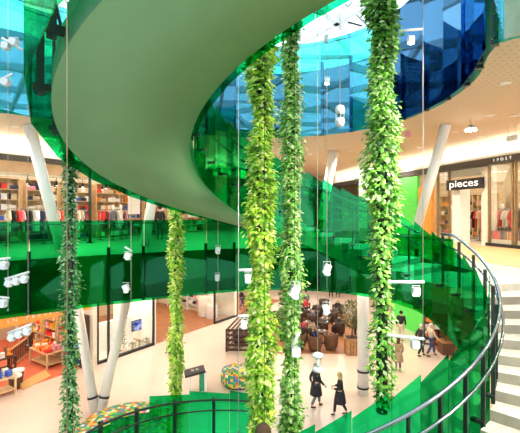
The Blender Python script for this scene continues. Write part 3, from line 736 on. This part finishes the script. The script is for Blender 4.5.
for i, (px, Y) in enumerate([(505, 9), (490, 12), (455, 14.5), (420, 18), (395, 22), (350, 19), (325, 24), (310, 20), (15, 13.5), (45, 15), (480, 15.3), (515, 12)]):
    p = Vector((*at(px, HY, Y).xy, CEIL1))
    if d0 is None: d0 = downlight(p, 'round recessed downlight in the perforated cream ceiling', 'downlights in the perforated ceiling')
    else: dup(d0, p)

# ground floor, left side shops
sbox('wall_left_ground', 'shop_wall', C, -14, 44, 9.0, 9.2, 0, CEIL0)
sbox('floor_toy_shop', 'orange_carpet', C, -12, C.u(96), .35, 9.0, 0, .015)
sbox('floor_third_shop', 'brown_floor', C, C.u(155), 24, .2, 9.0, 0, .015)
sbox('trim_toy_fascia', 'orange', C, -12, C.u(92), .1, .3, EYE - 5.2, EYE - 4.6)
sbox('trim_ground_fascia', 'bulkhead', C, C.u(92), 24, .1, .3, EYE - 4.4, CEIL0)
sbox('wall_toy_partition', 'cream', C, C.u(96) - .1, C.u(96) + .15, .1, 9.0, 0, CEIL0)
sbox('wall_window_shop_back', 'white', C, C.u(112), C.u(150), 1.6, 1.75, 0, 1.75)
sbox('wall_third_partition', 'bulkhead', C, C.u(156) + .1, C.u(156) + .25, .3, 4.5, 0, CEIL0)
sbox('wall_far_partition', 'cream', C, C.u(236), C.u(236) + .2, .1, 9, 0, CEIL0)
tl = thing('fascia_lettering', 'row of small dark letters on the orange toy shop fascia', 'lettering', C.at(C.u(43), .08, EYE - 4.95), C.rz)
for i, c in enumerate('LN PRESENTER'):
    if c != ' ': text(c, .24, 'c_white', tl, ((i - 5.5) * .27, 0, 0), (R(90), 0, 0), .006, 'letter')
def gwindow(n, px0, px1, mid=()):
    a, b = C.u(px0), C.u(px1)
    root = struct(C.box(MB(), a, b, .15, .17, .12, EYE - 4.4).build(f'window_{n}', 'g_clear'))
    f = MB(); C.box(f, a, b, .08, .26, 0, .14)
    for px in (px0, px1) + tuple(mid): u = C.u(px); C.box(f, u - .05, u + .05, .08, .2, 0, EYE - 4.4)
    f.build('window_frame', 'black', root)
gwindow(5, 99, 155, (110,)); gwindow(6, 216, 238)
tv = thing('wall_screen', 'wall-mounted screen with blue picture in the white shop window', 'screen', C.at(C.u(139, 1.55), 1.55, 1.05), C.rz)
MB().box((0, 0, 0), (1.1, .08, .68)).build('frame', 'screen_frame', tv); MB().box((0, -.045, 0), (1.02, .01, .6)).build('display', 'screen', tv)
# window display plants
def bush(name, label, loc, r, h, n, lk, ll=.2, group=None):
    root = thing(name, label, 'plant', loc, 0, group); m = MB(); rnd = random.Random(label)
    for i in range(n):
        a = rnd.random() * 6.283; z = rnd.random() ** .7; rr = r * math.sqrt(rnd.random()) * (1 - .5 * z); d = Vector((math.cos(a), math.sin(a), rnd.uniform(.2, 1.2)))
        m.leaf(Vector((math.cos(a) * rr, math.sin(a) * rr, z * h)), d, Vector((0, 0, 1.01)), ll * rnd.uniform(.6, 1.3), ll * .35)
    m.build('foliage', lk, root, 'leaf'); MB().tube([(0, 0, 0), (0, 0, h * .8)], [.03, .015], 6).build('stem', 'trunk', root)
    return root
bush('display_plant', 'grey-green bushy plant in the white shop window beside the column', C.at(C.u(120, .8), .8, 0), .35, 1.2, 220, 'leaf_olive')
for px in (132, 139, 146): bush('display_plant', 'low grassy plant along the bottom of white shop window', C.at(C.u(px, .6), .6, 0), .22, .35, 90, 'leaf_olive', .16, 'low plants in the white shop window')
# toy shop furniture
def table(label, loc, rz, w, d, h, k='pale_wood', name='display_table', low=True):
    root = thing(name, label, 'table', loc, rz)
    MB().box((0, 0, h - .03), (w, d, .06)).build('tabletop', k, root)
    for x in (-1, 1):
        for y in (-1, 1): MB().box((x * (w / 2 - .06), y * (d / 2 - .06), (h - .06) / 2), (.08, .08, h - .06)).build('leg', k, root)
    if low: MB().box((0, 0, .22), (w - .1, d - .1, .04)).build('lower_shelf', k, root)
    return root
def on_table(loc, rz, w, d, h, kinds, cols, n, where, seed):
    rnd = random.Random(seed); mt = Matrix.Translation(loc) @ Matrix.Rotation(rz, 4, 'Z'); nx = max(1, int(n ** .5 * (w / d) ** .5)); ny = max(1, n // nx)
    for i in range(nx):
        for j in range(ny):
            kd, cl = rnd.choice(kinds), rnd.choice(cols)
            put(kd, cl, mt @ Vector(((i + .5) / nx * w - w / 2, (j + .5) / ny * d - d / 2, h)), rz + rnd.uniform(-.4, .4), f'{cl} {NOUN[kd]} on {where}', f'goods on {where}', 1.15)
t1 = C.at(3.3, 2.5); T1 = C.rz + R(90); table('low wooden display table piled with red goods in toy shop', t1, T1, 1.9, .95, .85); on_table(t1, T1, 1.7, .8, .85, ['box', 'toy', 'folded'], ['red', 'red', 'white', 'orange', 'pink'], 20, 'the red goods table in toy shop', 3)
t2 = G(-6, 398); table('wooden display table at toy shop entrance beside the baskets', t2, C.rz, 1.6, .8, .85); on_table(t2, C.rz, 1.4, .7, .85, ['box', 'book'], ['red', 'white', 'blue', 'yellow'], 10, 'the entrance table of toy shop', 4)
t3 = G(-4, 376); table('dark table of goods deeper inside the toy shop', t3, C.rz, 1.6, .9, .9, 'dark_wood'); on_table(t3, C.rz, 1.4, .8, .9, ['box', 'toy'], ['red', 'brown', 'orange', 'white'], 10, 'the dark table in toy shop', 5)
for i, (px, py, nm) in enumerate(((15, 389, 'wicker basket with white lining at the toy shop entrance, taller front one'), (18, 383, 'wicker basket with pale rim behind the front one'))):
    b = thing('wicker_basket', nm, 'basket', G(px, py))
    MB().lathe([(.001, .02), (.2, 0), (.26, .55), (.28, .58), (.24, .58), (.2, .1)], 16).build('body', 'wicker', b, True); MB().lathe([(.25, .56), (.29, .58), (.29, .66), (.25, .67)], 16).build('lining', 'white', b, True)
def crib(label, a, b, h=1.05):
    a, b = Vector(a), Vector(b); d = b - a; L = d.length; root = thing('slatted_barrier', label, 'barrier', a, math.atan2(d.y, d.x))
    MB().box((L / 2, 0, h), (L, .06, .08)).build('top_rail', 'pale_wood', root); MB().box((L / 2, 0, .12), (L, .06, .08)).build('bottom_rail', 'pale_wood', root)
    n = int(L / .2)
    for i in range(n + 1): MB().box((L * i / n, 0, h / 2 + .04), (.05, .05, h - .08)).build('slat', 'dark_wood', root)
crib('wooden slatted barrier in toy shop, nearer section with dark slats', G(8, 372), G(27, 356)); crib('wooden slatted barrier in toy shop, further section', G(27, 355), G(33, 348))
rg = MB(); pts = [G(19, 384), G(45, 370.5), G(51, 376), G(24, 390)]; rg.prism([(p.x, p.y) for p in pts], .016, .03); tag(rg.build('doormat', 'rug'), 'golden rectangular doormat on the orange toy shop floor', 'mat')
for i in range(4):
    w = ['the toy shop side shelf nearest the entrance', 'the second toy shop side shelf', 'the middle toy shop side shelf', 'the fourth toy shop side shelf', 'the toy shop side shelf deepest inside'][i]
    shelf_unit('toy_shelf', 'pale wooden ' + w[4:], w, C.at(C.u(96) - .4, 2.0 + i * 1.55, 0), C.rz - R(90), 1.5, 2.6, .45, 5, ['box', 'book', 'toy'], ['red', 'orange', 'yellow', 'white', 'pink', 'red'], 5, 'pale_wood', sc=1.25)
shelf_unit('blue_goods_stand', 'narrow stand of blue boxes beside the left leg of leaning columns', 'the narrow stand of blue boxes', C.at(C.u(96) - .42, .75, 0), C.rz - R(90), .85, 2.7, .45, 6, ['box', 'book'], ['blue', 'navy', 'blue', 'yellow'], 4, 'dark_wood', sc=1.1)
# third shop furniture
for i, (px, py, h, r) in enumerate(((205, 316, 1.5, .55), (212, 318, 1.1, .45))):
    c = thing('display_plinth', ['wide round white plinth in the shop with brown floor', 'round white plinth topped by a mannequin bust'][i], 'plinth', G(px, py))
    MB().lathe([(r * .9, 0), (r, .05), (r, h - .08), (r * .98, h)], 20).build('drum', 'white', c, True); MB().lathe([(.001, h), (r * .98, h), (r * .98, h + .03), (.001, h + .03)], 20).build('top_plate', 'cream', c)
mb = thing('mannequin_bust', 'white mannequin bust on the round plinth', 'mannequin', G(212, 318) + Vector((0, 0, 1.13)))
MB().lathe([(.16, 0), (.15, .2), (.2, .45), (.1, .55), (.05, .62)], 14, sy=.7).build('torso', 'white', mb, True); MB().lathe([(.05, .6), (.09, .72), (.001, .86)], 12).build('head', 'white', mb, True)
for i, px in enumerate((165, 190)):
    w = ['the first pale shelf of the brown-floored shop', 'the middle pale shelf of the brown-floored shop', 'the far pale shelf of the brown-floored shop'][i]
    shelf_unit('shop_shelf', 'white wooden ' + w[4:], w, C.at(C.u(236) - .35, 3.6 + 2.5 * i, 0), C.rz - R(90), 2.4, 2.2, .4, 4, ['folded', 'bag'], ['white', 'beige', 'black', 'pink'], 5, 'white', sc=1.3)

# ground floor, right side and far end
sbox('wall_right_ground', 'shop_wall', D, 0, 52, 3.0, 3.2, 0, CEIL0)
sbox('wall_green_ground', 'green_wall', D, D.u(424, .5), D.u(392, .5), .5, .7, 0, CEIL0)
struct(MB().box((2, 51, (CEIL1) / 2), (40, .3, CEIL1)).build('wall_back', 'cream'))
def poly(name, k, pts, z): return struct(MB().prism([(p.x, p.y) for p in pts], 0, z).build(name, k))
poly('floor_cafe', 'brown_floor', [G(252, 353.5), G(368, 354), G(345, 312), G(290, 312), G(262, 325)], .012)
poly('floor_cafe_right', 'brown_floor', [G(414, 334), G(452, 361), G(500, 352), G(448, 312)], .012)
# cafe
def make_tub(k='leather'):
    root = thing('tub_chair', 'x', 'chair')
    MB().lathe([(.30, .12), (.33, .30), (.36, .74), (.33, .76), (.27, .45), (.27, .14)], 18, a0=R(40), a1=R(320)).build('backrest', k, root, True)
    MB().lathe([(.001, .12), (.28, .12), (.29, .40), (.25, .45), (.001, .46)], 18).build('seat', k, root, True)
    for x, y in ((.18, .18), (.18, -.18), (-.18, .18), (-.18, -.18)): MB().box((x, y, .06), (.05, .05, .13)).build('leg', 'dark_wood', root)
    return root
tub = make_tub('leather'); tubw = make_tub('wicker')
used = {0: False, 1: False}
def chair(px, py, face, w, label, group=None):
    src = tubw if w else tub
    o = src if not used[w] else dup(src)
    used[w] = True; o.location = G(px, py) + Vector((0, 0, .012)); o.rotation_euler = (0, 0, R(face)); o['label'] = label; o.scale = (1.25,) * 3
    return o
chair(315, 351, 100, 1, 'brown wicker tub chair at the cafe edge, nearer the red jacket'); chair(331, 349.5, 70, 1, 'brown wicker tub chair at the cafe edge, nearer the potted tree')
chair(299, 349, 60, 1, 'brown wicker tub chair half hidden by the pale green plant')
lst = [(304, 340, 0, 'dark leather tub chair under the person in red'), (339, 335, 180, 'dark leather tub chair under the person in black seated by the tree'), (322, 335, 200, 'dark leather tub chair behind the two wicker chairs'), (313, 327, 20, 'dark leather tub chair in the middle row of cafe'),
       (333, 324, 200, 'dark leather tub chair in the middle row nearest the tree'), (302, 322, 60, 'dark leather tub chair in the third row beside the plants'), (318, 318, 250, 'dark leather tub chair in the third row towards the middle'), (305, 315, 300, 'dark leather tub chair at the very back of cafe'),
       (240, 346, 40, 'dark leather tub chair behind the slatted planter fence'), (252, 340, 200, 'dark leather tub chair beyond the slatted planter fence'), (284, 340, 180, 'dark leather tub chair between the two hanging plants'), (277, 325, 180, 'dark leather tub chair further back between the hanging plants')]
lst += [(312, 341.5, 300, 'dark leather tub chair directly behind the nearer wicker chair'), (291, 331, 30, 'dark leather tub chair left of the middle cafe row'), (338, 317, 220, 'dark leather tub chair in the third row nearest the tree'), (324, 311, 270, 'dark leather tub chair at the back of cafe towards the concourse')]
for l in lst: chair(l[0], l[1], l[2], 0, l[3])
def cafe_table(px, py, label):
    p = G(px, py) + Vector((0, 0, .012)); root = thing('cafe_table', label, 'table', p)
    MB().lathe([(.001, 0), (.26, 0), (.26, .02), (.04, .05)], 16).build('base', 'dark_metal', root, True); MB().tube([(0, 0, .03), (0, 0, .72)], .035, 8).build('pole', 'dark_metal', root, True)
    MB().lathe([(.001, .72), (.4, .72), (.42, .74), (.4, .76), (.001, .76)], 20).build('tabletop', 'dark_wood', root, True)
    for i in range(2):
        c = thing('coffee_cup', 'white coffee cup on ' + label, 'cup', p + Vector((.16 * (-1) ** i, .1 * i, .76)), 0, 'cups on ' + label)
        MB().lathe([(.001, .006), (.025, .0), (.042, .07), (.038, .07), (.022, .01)], 12).build('bowl', 'white', c, True); MB().lathe([(.001, 0), (.07, .006), (.07, .01), (.001, .006)], 14).build('saucer', 'white', c, True)
for px, py, l in ((322, 343, 'round dark table between the wicker chairs'), (309, 333, 'round dark table in front of the red jacket'), (325, 329, 'round dark table in the middle of cafe'), (311, 320, 'round dark table at the back of cafe'), (246, 343, 'round dark table behind the planter fence')): cafe_table(px, py, l)
person('person in red jacket seated at a cafe table', G(304, 340) + Vector((0, 0, .05)), -20, 1.8, 'cloth_red', 'cloth_black', 'hair_brown', seated=True, arms='hold')
person('person in black seated in cafe near the potted tree', G(339, 335) + Vector((0, 0, .05)), 190, 1.8, 'cloth_black', 'cloth_black', 'hair_brown', seated=True, arms='hold')
person('person in grey seated in the middle row of cafe', G(313, 327) + Vector((0, 0, .05)), 20, 1.8, 'cloth_grey', 'cloth_black', 'hair_black', seated=True, arms='hold')
person('person in red seated at the very back of cafe', G(305, 315) + Vector((0, 0, .05)), -60, 1.8, 'cloth_red', 'cloth_black', 'hair_brown', seated=True, arms='hold')
person('person in cream shirt seated behind the planter fence', G(245, 343) + Vector((0, .5, .05)), -60, 1.75, 'cloth_cream', 'cloth_grey', 'hair_brown', seated=True, arms='hold')
person('person in brown top seated directly behind the nearer wicker chair', G(312, 341.5) + Vector((0, 0, .05)), 300, 1.8, 'cloth_tan', 'jeans', 'hair_black', seated=True, arms='hold')
person('person in black seated in the third cafe row nearest the tree', G(338, 317) + Vector((0, 0, .05)), 220, 1.8, 'cloth_black', 'cloth_grey', 'hair_blonde', seated=True, arms='hold')
person('person in black seated in the third cafe row beside the plants', G(302, 322) + Vector((0, 0, .05)), 60, 1.8, 'cloth_black', 'jeans', 'hair_brown', seated=True, arms='hold')
# slatted fence
def fence(label, pts, h=1.35):
    root = thing('slatted_fence', label, 'fence', pts[0]); o = Vector(pts[0])
    for i in range(len(pts) - 1):
        a, b = Vector(pts[i]) - o, Vector(pts[i + 1]) - o; d = b - a; rz = math.atan2(d.y, d.x)
        m = MB()
        for k in range(5): c = (a + b) / 2; m.box((c.x, c.y, .14 + k * (h - .2) / 4), (d.length, .05, .14), rz=rz)
        m.build('slats', 'dark_wood', root)
        for q in (a, b): MB().box((q.x, q.y, h / 2), (.1, .1, h), rz=rz).build('post', 'dark_wood', root)
fence('dark slatted wooden fence enclosing the cafe corner', [G(247, 326), G(226.5, 352), G(262, 352.5)])
# potted trees
def crate(label, loc, w, h):
    root = thing('planter_crate', label, 'planter', loc)
    MB().box((0, 0, h / 2), (w - .08, w - .08, h)).build('liner', 'soil', root)
    for k in range(4):
        rz = k * math.pi / 2
        for j in range(4):
            x = -w / 2 + w * (j + .5) / 4; p = Matrix.Rotation(rz, 3, 'Z') @ Vector((x, -w / 2, 0)); MB().box((p.x, p.y, h / 2), (w / 4 - .03, .04, h), rz=rz).build('slat', 'wood', root)
        p = Matrix.Rotation(rz, 3, 'Z') @ Vector((0, -w / 2 - .03, 0)); MB().box((p.x, p.y, h - .05), (w + .06, .04, .1), rz=rz).build('rim', 'wood', root)
    return root
tp = G(352, 353.5) + Vector((0, 0, .012)); crate('slatted wooden planter crate holding the round-crowned tree', tp, .75, .95)
tt = thing('potted_tree', 'small olive tree with round crown in wooden crate', 'tree', tp + Vector((0, 0, .95)))
MB().tube([(0, 0, 0), (.03, 0, .5), (0, .02, 1.0)], [.06, .05, .04], 8).build('trunk', 'trunk', tt, True)
m = MB(); rnd = random.Random(5)
for i in range(900):
    v = Vector((rnd.gauss(0, 1), rnd.gauss(0, 1), rnd.gauss(0, 1))).normalized() * rnd.random() ** .35
    m.leaf(Vector((v.x * .62, v.y * .62, 1.35 + v.z * .8)), v + Vector((rnd.uniform(-.5, .5), rnd.uniform(-.5, .5), rnd.uniform(-.2, .6))), Vector((0, .02, 1)), .17, .07)
m.build('crown', 'leaf_olive', tt, 'leaf')
wp = G(446, 353.5) + Vector((0, 0, .012)); pb = thing('wicker_planter', 'square wicker planter with a small bush by the cafe', 'planter', wp)
MB().prism([(-.34, -.34), (.34, -.34), (.34, .34), (-.34, .34)], 0, .75).build('body', 'wicker', pb); MB().box((0, 0, .73), (.74, .74, .08)).build('rim', 'wood', pb)
bush('small_bush', 'small olive bush growing in the square wicker planter', wp + Vector((0, 0, .75)), .38, .6, 260, 'leaf_olive', .18)
for i, (px, py) in enumerate(((432, 344), (441, 342), (452, 346))):
    w = ['the dark shelf beside the bright green wall', 'the middle dark shelf of cafe', 'the dark shelf behind the wicker planter'][i]
    shelf_unit('dark_shelf', 'tall wooden ' + w[4:], w, G(px, py), R(-10), 1.0, 2.3, .45, 5, ['bottle', 'box', 'bag'], ['brown', 'red', 'white', 'orange', 'beige'], 4, 'dark_wood', sc=1.2)
# poufs and kiosk
def pouf(label, loc, r, h):
    root = thing('pouf', label, 'pouf', loc)
    MB().lathe([(r * .82, .05), (r * .97, .14), (r, h * .6), (r * .93, h * .88), (r * .7, h), (.001, h + .03)], 32).build('cushion', 'pouf', root, True); MB().lathe([(.001, 0), (r * .8, 0), (r * .8, .06), (.001, .06)], 24).build('plinth', 'black', root)
pouf('round multicoloured mosaic pouf near the information stand', G(238, 384), .84, .8)
pouf('large multicoloured mosaic pouf behind the stair glass below the leaning columns', G(128, 436), 1.9, .5)
kp = G(201, 389); ks = thing('information_stand', 'black and white information stand with green front panel', 'stand', kp, R(15))
MB().box((.18, 0, .45), (.12, .55, .9)).build('panel', 'white', ks); MB().box((.02, -.12, .4), (.22, .26, .8)).build('front_panel', 'kiosk_green', ks)
MB().box((-.3, 0, .86), (.95, .75, .1), ry=R(-10)).build('desk', 'black', ks); MB().box((-.45, 0, .4), (.06, .5, .8)).build('side_support', 'white', ks)
for k in range(3): MB().box((-.4 + k * .22, -.05 + .06 * k, .92), (.14, .2, .06)).build('leaflet_holder', 'grey', ks)

# ------------------------------------------------------------------ hanging cables and lamps
CB = {}
def cable(px, Y, ytop, ybot, label, k='cable', r=.005):
    p = at(px, HY, Y); zb = at(px, ybot, Y).z; zt = ZR if ytop <= 0 else at(px, ytop, Y).z
    o = thing('suspension_cable', label, 'cable', (p.x, p.y, zb))
    MB().tube([(0, 0, 0), (0, 0, zt - zb)], r, 5).build('wire', k, o, True); MB().lathe([(.001, -.03), (.02, -.02), (.02, .01), (.008, .03)], 8).build('end_fitting', 'steel', o, True)
    CB[px] = Y
cable(67, 3.6, 0, 445, 'tan cable hanging in front of the pale soffit and the ivy', 'tan_cable', .0045)
for px, Y, y0, y1, l in ((8, 8.2, 0, 310, 'thin cable carrying two white spotlights at the frame edge'), (28, 8.2, 0, 345, 'thin cable carrying the long white lamp before the toy shop'), (131, 9, 190, 300, 'thin cable carrying two white spotlights before the leaning columns'),
                         (218, 10, 190, 290, 'thin cable carrying two white spotlights beside the lime plant'), (238.5, 6.2, 60, 433, 'thin cable beside the broad yellow-green plant'), (300, 6.4, 10, 345, 'thin cable in front of the paler green plant'),
                         (317.5, 6.2, 0, 365, 'thin cable carrying the white lantern above two walkers'), (327, 6.4, 0, 322, 'thin cable carrying stacked white spotlights before the green glass'), (340, 6.0, 0, 110, 'thin cable carrying the double white lantern'), (423, 5.6, 0, 345, 'long thin cable carrying white lamps near the handrail')): cable(px, Y, y0, y1, l)
def spot(px, py, Y, w, h, tilt, label, bar=0, glow=False, rz=0):
    p = at(px, py, Y); s = Y / F
    root = thing('pendant_spotlight', label, 'lamp', p, R(rz))
    W, H = w * s * .9, h * s * .9
    MB().box((0, 0, 0), (W * .8, W * .8, H * .7), ry=R(tilt)).box((0, 0, H * .05), (W * .86, W * .86, H * .08), ry=R(tilt)).build('housing', 'lamp_white', root)
    MB().lathe([(W * .28, -H * .5), (W * .42, -H * .42), (W * .36, -H * .2)], 12).build('lens', 'glow' if glow else 'white_steel', root, True)
    MB().tube([(-W * .45, 0, H * .1), (-W * .45, 0, H * .55), (W * .45, 0, H * .55), (W * .45, 0, H * .1)], max(.006, W * .04), 6).build('yoke', 'lamp_white', root)
    if bar: MB().tube([(bar[0] * s, 0, bar[2] * s), (bar[1] * s, 0, bar[3] * s)], .022, 8).build('mounting_bar', 'lamp_white', root, True)
def lantern(px, py, Y, w, h, label, double=False):
    p = at(px, py, Y); s = Y / F; W, H = w * s / 2, h * s
    root = thing('pendant_lantern', label, 'lamp', p)
    if double:
        MB().lathe([(W * .3, H * .5), (W * .8, H * .44), (W, H * .25), (W * .8, H * .1)], 16).build('upper_shade', 'lamp_white', root, True)
        MB().lathe([(W * .8, -H * .1), (W, -H * .25), (W * .8, -H * .44), (W * .3, -H * .5)], 16).build('lower_shade', 'lamp_white', root, True)
        MB().tube([(0, 0, -H * .45), (0, 0, H * .45)], W * .3, 8).build('core', 'steel', root, True)
        for a in range(4): MB().box((W * .8 * math.cos(a * 1.57), W * .8 * math.sin(a * 1.57), 0), (W * .12, W * .12, H * .26)).build('bracket', 'lamp_white', root)
    else:
        MB().lathe([(W * .3, H * .5), (W, H * .4), (W, H * .28), (W * .8, H * .24)], 16).build('cap', 'lamp_white', root, True); MB().lathe([(W * .8, -H * .25), (W * .95, -H * .3), (W, -H * .42), (W * .5, -H * .5)], 16).build('base', 'lamp_white', root, True)
        MB().lathe([(W * .86, -H * .28), (W * .86, H * .26)], 16).build('glass_cylinder', 'g_clear', root, True); MB().tube([(0, 0, -H * .3), (0, 0, H * .3)], W * .3, 8).build('lamp_tube', 'lamp_white', root, True)
lantern(340, 116, 6.0, 10, 22, 'double white lantern lamp hanging before the blue glass', True)
lantern(317.5, 362, 6.2, 11, 20, 'white cylinder lantern lamp in front of a walker')
for a in [(327, 269, 6.4, 9, 15, 20, 'white spotlight before the green glass, topmost on its cable'), (326, 309, 6.4, 8, 14, -15, 'white spotlight hanging in front of the cafe'), (295, 291, 6.4, 10, 19, 28, 'large tilted white spotlight before the paler green plant'),
          (296, 352, 6.4, 11, 11, 0, 'white box spotlight on slanting bar before the paler green plant', (-4, 3, 4, 20)), (128, 256, 9, 8, 9, 20, 'white spotlight before the leaning columns, upper one', (-3, 4, 9, 5)), (126, 288, 9, 7, 11, -25, 'white spotlight before the leaning columns, lower one'),
          (218, 250, 10, 6, 9, 15, 'white spotlight beside lime plant, upper one'), (217.5, 277, 10, 6, 9, 0, 'white spotlight beside lime plant, lower one'), (248, 278, 6.2, 8, 12, 0, 'white box spotlight on bar left of the broad plant, upper one', (-10, 4, 8, 8)), (244, 324, 6.2, 8, 11, 10, 'white box spotlight on bar left of the broad plant, lower one', (-6, 4, 8, 8)),
          (4, 265, 8.2, 9, 10, 10, 'small white spotlight at the frame edge, upper one', (-4, 6, 6, 7)), (3, 303, 8.2, 9, 10, 10, 'small white spotlight at the frame edge, lower one', (-4, 6, 6, 5)), (9, 283, 8.2, 8, 9, 20, 'white spotlight on the tilted bar, first of three heads', (-4, 20, 4, 11)), (16, 281, 8.2, 8, 9, 20, 'white spotlight on the tilted bar, middle of three heads'), (24, 279, 8.2, 8, 9, 20, 'white spotlight on the tilted bar, last of three heads'),
          (12, 337, 8.2, 8, 9, 20, 'white spotlight on low tilted bar, first of three heads', (-4, 20, 4, 13)), (19, 334, 8.2, 8, 9, 20, 'white spotlight on low tilted bar, middle of three heads'), (27, 331, 8.2, 8, 9, 20, 'white spotlight on low tilted bar, last of three heads'),
          (14, 42, 7.6, 10, 9, 20, 'white spotlight below the teal glass, right head of pair', (-12, 8, 4, -8)), (6, 46, 7.6, 9, 9, 10, 'white spotlight below the teal glass, left head of pair'), (6, 82, 7.6, 10, 9, 15, 'white spotlight against the dark green glass at frame edge', (-6, 6, 2, 8)),
          (416, 291, 5.6, 9, 11, 0, 'glowing white spotlight under the bar before the handrail glass', (-28, 8, 9, 9), True), (415, 344, 5.6, 10, 11, 0, 'white box spotlight under the low bar before two walkers', (-28, 9, 9, 5)), (411, 40, 6.5, 8, 9, 0, 'glowing spotlight hanging high in front of the blue glass', (-12, 12, 9, 11), True),
          (327, 81, 8, 6, 8, 10, 'glowing white spotlight before the blue glass under skylight', 0, True), (326, 38, 8, 5, 10, 10, 'white spotlight hanging high under the skylight')]: spot(*a)

# ------------------------------------------------------------------ light
w = bpy.data.worlds.new('sky'); SC.world = w; w.use_nodes = True; nt = w.node_tree; nt.nodes.clear()
wo = nt.nodes.new('ShaderNodeOutputWorld'); bg = nt.nodes.new('ShaderNodeBackground'); tc = nt.nodes.new('ShaderNodeTexCoord'); nz = nt.nodes.new('ShaderNodeTexNoise')
nz.inputs['Scale'].default_value = 2.5; nz.inputs['Detail'].default_value = 5
rp = nt.nodes.new('ShaderNodeValToRGB'); rp.color_ramp.elements[0].position = .42; rp.color_ramp.elements[1].position = .68
rp.color_ramp.elements[0].color = (.76, .89, 1, 1); rp.color_ramp.elements[1].color = (1, 1, 1, 1)
nt.links.new(tc.outputs['Generated'], nz.inputs['Vector']); nt.links.new(nz.outputs['Fac'], rp.inputs['Fac']); nt.links.new(rp.outputs['Color'], bg.inputs['Color'])
bg.inputs['Strength'].default_value = 3.4; nt.links.new(bg.outputs[0], wo.inputs[0])
def area(name, loc, sx, sy, power, col=(1, .86, .68), rz=0, down=True):
    l = bpy.data.lights.new(name, 'AREA'); l.shape = 'RECTANGLE'; l.size = sx; l.size_y = sy; l.energy = power; l.color = col
    o = bpy.data.objects.new(name, l); COL.objects.link(o); o.location = loc; o.rotation_euler = (0 if down else math.pi, 0, rz)
# area lamps added without fixtures to light the shops and walkways
area('ground_left_shop_fill', C.at(4, 4.2, CEIL0 - .08), 20, 5, 900, rz=C.rz)
area('ground_left_far_shop_fill', C.at(17, 4.2, CEIL0 - .08), 12, 5, 420, rz=C.rz)
area('concourse_fill_left', C.at(8, -3, CEIL0 - .05), 30, 1.2, 700, (1, .9, .76), rz=C.rz)
area('concourse_fill_far', (3, 32, CEIL0 - .05), 10, 14, 1100, (1, .9, .78))
area('cafe_fill', (6.5, 22, CEIL0 - .05), 7, 9, 600, (1, .88, .7))
area('upper_left_shop_fill', A.at(6, 2.6, CEIL1 - .05), 24, 3.6, 700, rz=A.rz)
area('upper_left_walk_fill', A.at(6, -1.2, CEIL1 - .05), 24, .3, 250, (1, .9, .75), rz=A.rz)
area('upper_right_shop_fill', B.at(18, 2.4, CEIL1 - .05), 26, 3.6, 850, (1, .85, .62), rz=B.rz)
area('upper_right_cove_light', B.at(18, -.35, EYE + 2.3), 28, .15, 220, (1, .9, .74), rz=B.rz, down=False)
area('upper_left_ceiling_fill', A.at(6, -.3, EYE + 2.3), 26, .15, 220, (1, .88, .7), rz=A.rz, down=False)  # upward fill added to brighten the left ceiling
def spotlight(px, Y, power, z=CEIL1 - .03, ang=130, col=(1, .9, .76)):
    l = bpy.data.lights.new('downlight_or_fill_spot', 'SPOT'); l.energy = power; l.spot_size = R(ang); l.spot_blend = .6; l.shadow_soft_size = .09; l.color = col
    o = bpy.data.objects.new('downlight_or_fill_spot', l); COL.objects.link(o); o.location = (*at(px, HY, Y).xy, z)
for px, Y in [(505, 9), (490, 12), (455, 14.5), (420, 18), (395, 22), (350, 19), (325, 24), (310, 20), (15, 13.5), (45, 15), (480, 15.3), (515, 12)]: spotlight(px, Y, 480)
for X, Y in [(6.2, 6.5), (6.4, 4.5), (7, 8), (6.0, 2.5), (8.5, 10), (-9.5, 13), (-7, 15.5), (-4, 17), (-1, 18.5), (2, 19)]: spotlight(CX + X / Y * F, Y, 300)  # bare spots with no downlight built, added to brighten landing and walkways
area('window_shop_fill', C.at(C.u(126), 1.0, CEIL0 - .06), 5, 1.4, 260, (1, .95, .86), rz=C.rz)  # fill added to brighten the inside of the window shop
def aimed(p, q, power, ang, col=(1, .93, .8), size=.06):
    l = bpy.data.lights.new('plant_fill_spot', 'SPOT'); l.energy = power; l.spot_size = R(ang); l.spot_blend = .5; l.shadow_soft_size = size; l.color = col
    o = bpy.data.objects.new('plant_fill_spot', l); COL.objects.link(o); o.location = p; o.rotation_euler = (Vector(q) - Vector(p)).to_track_quat('-Z', 'Y').to_euler()
# spots added near the second floor opening, no fixtures, to brighten the hanging plants
for p, q, pw in [((4.7, 3.2, CEIL1 - .05), at(382, 190, 6.0), 900), ((5.2, 1.2, CEIL1 - .05), at(382, 310, 6.0), 1100), ((4.9, 2.2, CEIL1 - .05), at(261, 250, 7.4), 1500), ((5.4, .2, CEIL1 - .05), at(261, 370, 7.4), 2000), ((5.2, 3.6, CEIL1 - .05), at(291, 330, 8.3), 1500), ((5.4, 4.2, CEIL1 - .05), at(291, 160, 8.3), 1200),
                 ((-9.6, 9.0, CEIL1 - .3), at(176, 280, 12), 2600), ((-11.3, 7.6, CEIL1 - .3), at(70, 300, 8.4), 350)]: aimed(p, q, pw, 42)
area('upper_far_light', (2, 26, CEIL1 - .05), 8, 10, 250, (1, .88, .7))

# ------------------------------------------------------------------ camera and view
cam = bpy.data.cameras.new('camera'); co = bpy.data.objects.new('camera', cam); COL.objects.link(co)
co.location = (0, 0, EYE); co.rotation_euler = (R(90), 0, 0); cam.sensor_width = 36; cam.lens = 36 * F / 520
cam.shift_y = -(216.5 - HY) / 520; cam.clip_start = .05; cam.clip_end = 300
SC.camera = co
SC.view_settings.view_transform = 'Standard'; SC.view_settings.look = 'None'; SC.view_settings.gamma = 1; SC.view_settings.exposure = .24
SC.cycles.transparent_max_bounces = 32; SC.cycles.max_bounces = 8; SC.cycles.use_denoising = True; SC.cycles.sample_clamp_indirect = 6
